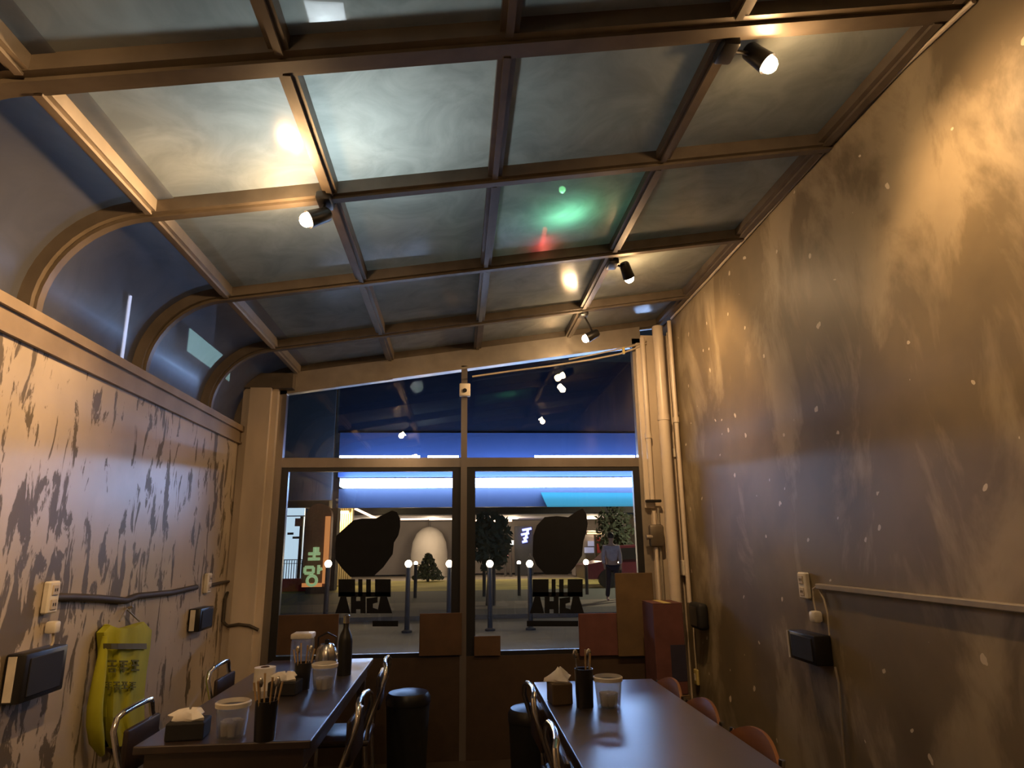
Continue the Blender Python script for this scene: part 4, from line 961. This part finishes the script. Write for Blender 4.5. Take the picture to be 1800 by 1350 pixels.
for k in range(500):
    h = rnd.random()**1.4*1.0; a = rnd.random()*2*PI; rr = 0.7*(1-h/1.15)*rnd.random()**0.4; c = Vector((rr*math.cos(a), rr*math.sin(a), 0.12+h))
    u = Vector((rnd.uniform(-1, 1), rnd.uniform(-1, 1), rnd.uniform(-1, 1))).normalized(); w = u.orthogonal().normalized(); mb.add([c-u*.11, c+w*.06, c+u*.11, c-w*.06], [(0, 1, 2, 3)])
mb.build('foliage', 'leaf', sr)['kind'] = 'stuff'; MB().tube([(0, 0, 0), (0, 0, 0.9)], [0.06, 0.02], 8).build('stem', 'post', sr, True)
tag(sr, 'dark pointed shrub in front of the domed tent', 'shrub')
# pedestrian
def person(px, Y, label):
    p = atZ(px, 1053, -0.02); p = atY(px, 1000, Y); t = empty('person', (p.x, Y, -0.02))
    def skin(name, vs, es, rs, m):
        me = bpy.data.meshes.new(name); me.from_pydata(vs, es, []); me.materials.append(M[m]); o = bpy.data.objects.new(name, me); C.objects.link(o); o.parent = t
        sk = o.modifiers.new('skin', 'SKIN'); 
        for v, r in zip(me.skin_vertices[0].data, rs): v.radius = (r, r*0.8)
        me.skin_vertices[0].data[0].use_root = True
        ss = o.modifiers.new('subdiv', 'SUBSURF'); ss.levels = 1; ss.render_levels = 2
        for q in me.polygons: q.use_smooth = True
        return o
    vs = [(0, 0, .92), (0, 0, 1.12), (0, 0, 1.32), (0, 0, 1.42), (0, -.01, 1.50), (0, -.02, 1.58), (0, -.01, 1.66),
          (.17, 0, 1.37), (.22, .02, 1.10), (.20, -.06, .86), (.195, -.08, .78), (-.17, 0, 1.37), (-.22, .02, 1.10), (-.21, -.08, .88), (-.205, -.10, .80),
          (.09, 0, .86), (.11, -.04, .48), (.12, .02, .08), (.12, -.10, .035), (-.09, 0, .86), (-.10, .05, .48), (-.12, .16, .09), (-.12, .04, .035)]
    es = [(0, 1), (1, 2), (2, 3), (3, 4), (4, 5), (5, 6), (2, 7), (7, 8), (8, 9), (9, 10), (2, 11), (11, 12), (12, 13), (13, 14), (0, 15), (15, 16), (16, 17), (17, 18), (0, 19), (19, 20), (20, 21), (21, 22)]
    rs = [.15, .14, .15, .07, .055, .085, .075, .065, .05, .04, .035, .065, .05, .04, .035, .09, .065, .045, .04, .09, .065, .045, .04]
    skin('body', vs, es, rs, 'skin')
    skin('shirt', [(0, 0, .95), (0, 0, 1.14), (0, 0, 1.34), (.18, 0, 1.37), (.23, .02, 1.10), (.21, -.05, .92), (-.18, 0, 1.37), (-.23, .02, 1.10), (-.22, -.07, .93)], [(0, 1), (1, 2), (2, 3), (3, 4), (4, 5), (2, 6), (6, 7), (7, 8)], [.175, .165, .165, .085, .07, .06, .085, .07, .06], 'shirt')
    skin('trousers', [(0, 0, .93), (.095, 0, .84), (.11, -.04, .48), (.12, .02, .10), (-.095, 0, .84), (-.10, .05, .48), (-.12, .16, .11)], [(0, 1), (1, 2), (2, 3), (0, 4), (4, 5), (5, 6)], [.165, .115, .085, .075, .115, .085, .075], 'trousers')
    MB().ball((0, .012, 1.64), 0.108, 12, 0, (0.9, 1, 0.95)).build('hair', 'hair', t, True)
    return tag(t, label, 'person')
M['skin'] = mat('skin_tone', (0.45, 0.28, 0.20), 0.6); M['shirt'] = mat('pale_shirt', (0.50, 0.42, 0.44), 0.8); M['trousers'] = mat('dark_trousers', (0.03, 0.022, 0.035), 0.8); M['hair'] = mat('dark_hair', (0.01, 0.01, 0.012), 0.6)
person(1076, 17.3, 'person in a pale top and dark trousers walking outside')
# flood lamp out of view, added to light the lawn and walkway
fl = empty('flood_lamp', (9.5, 21.5, -0.02))
MB().tube([(0, 0, 0), (0, 0, 6.0)], [0.09, 0.06], 10).build('pole', 'post', fl, True); MB().rbox(-0.7, 0.1, -0.12, 0.12, 5.98, 6.08, 0.03, 2).build('lamp_head', 'post', fl, True)
l = bpy.data.lights.new('flood_lamp_light', 'AREA'); l.energy = 2600; l.color = (1.0, 0.80, 0.5); l.size = 0.4
lo = bpy.data.objects.new('flood_lamp_light', l); C.objects.link(lo); lo.parent = fl; lo.location = (-0.4, 0, 5.95); lo.rotation_euler = (0, math.radians(-25), 0)
tag(fl, 'unseen flood lamp added to light lawn and walkway', 'lamp post')
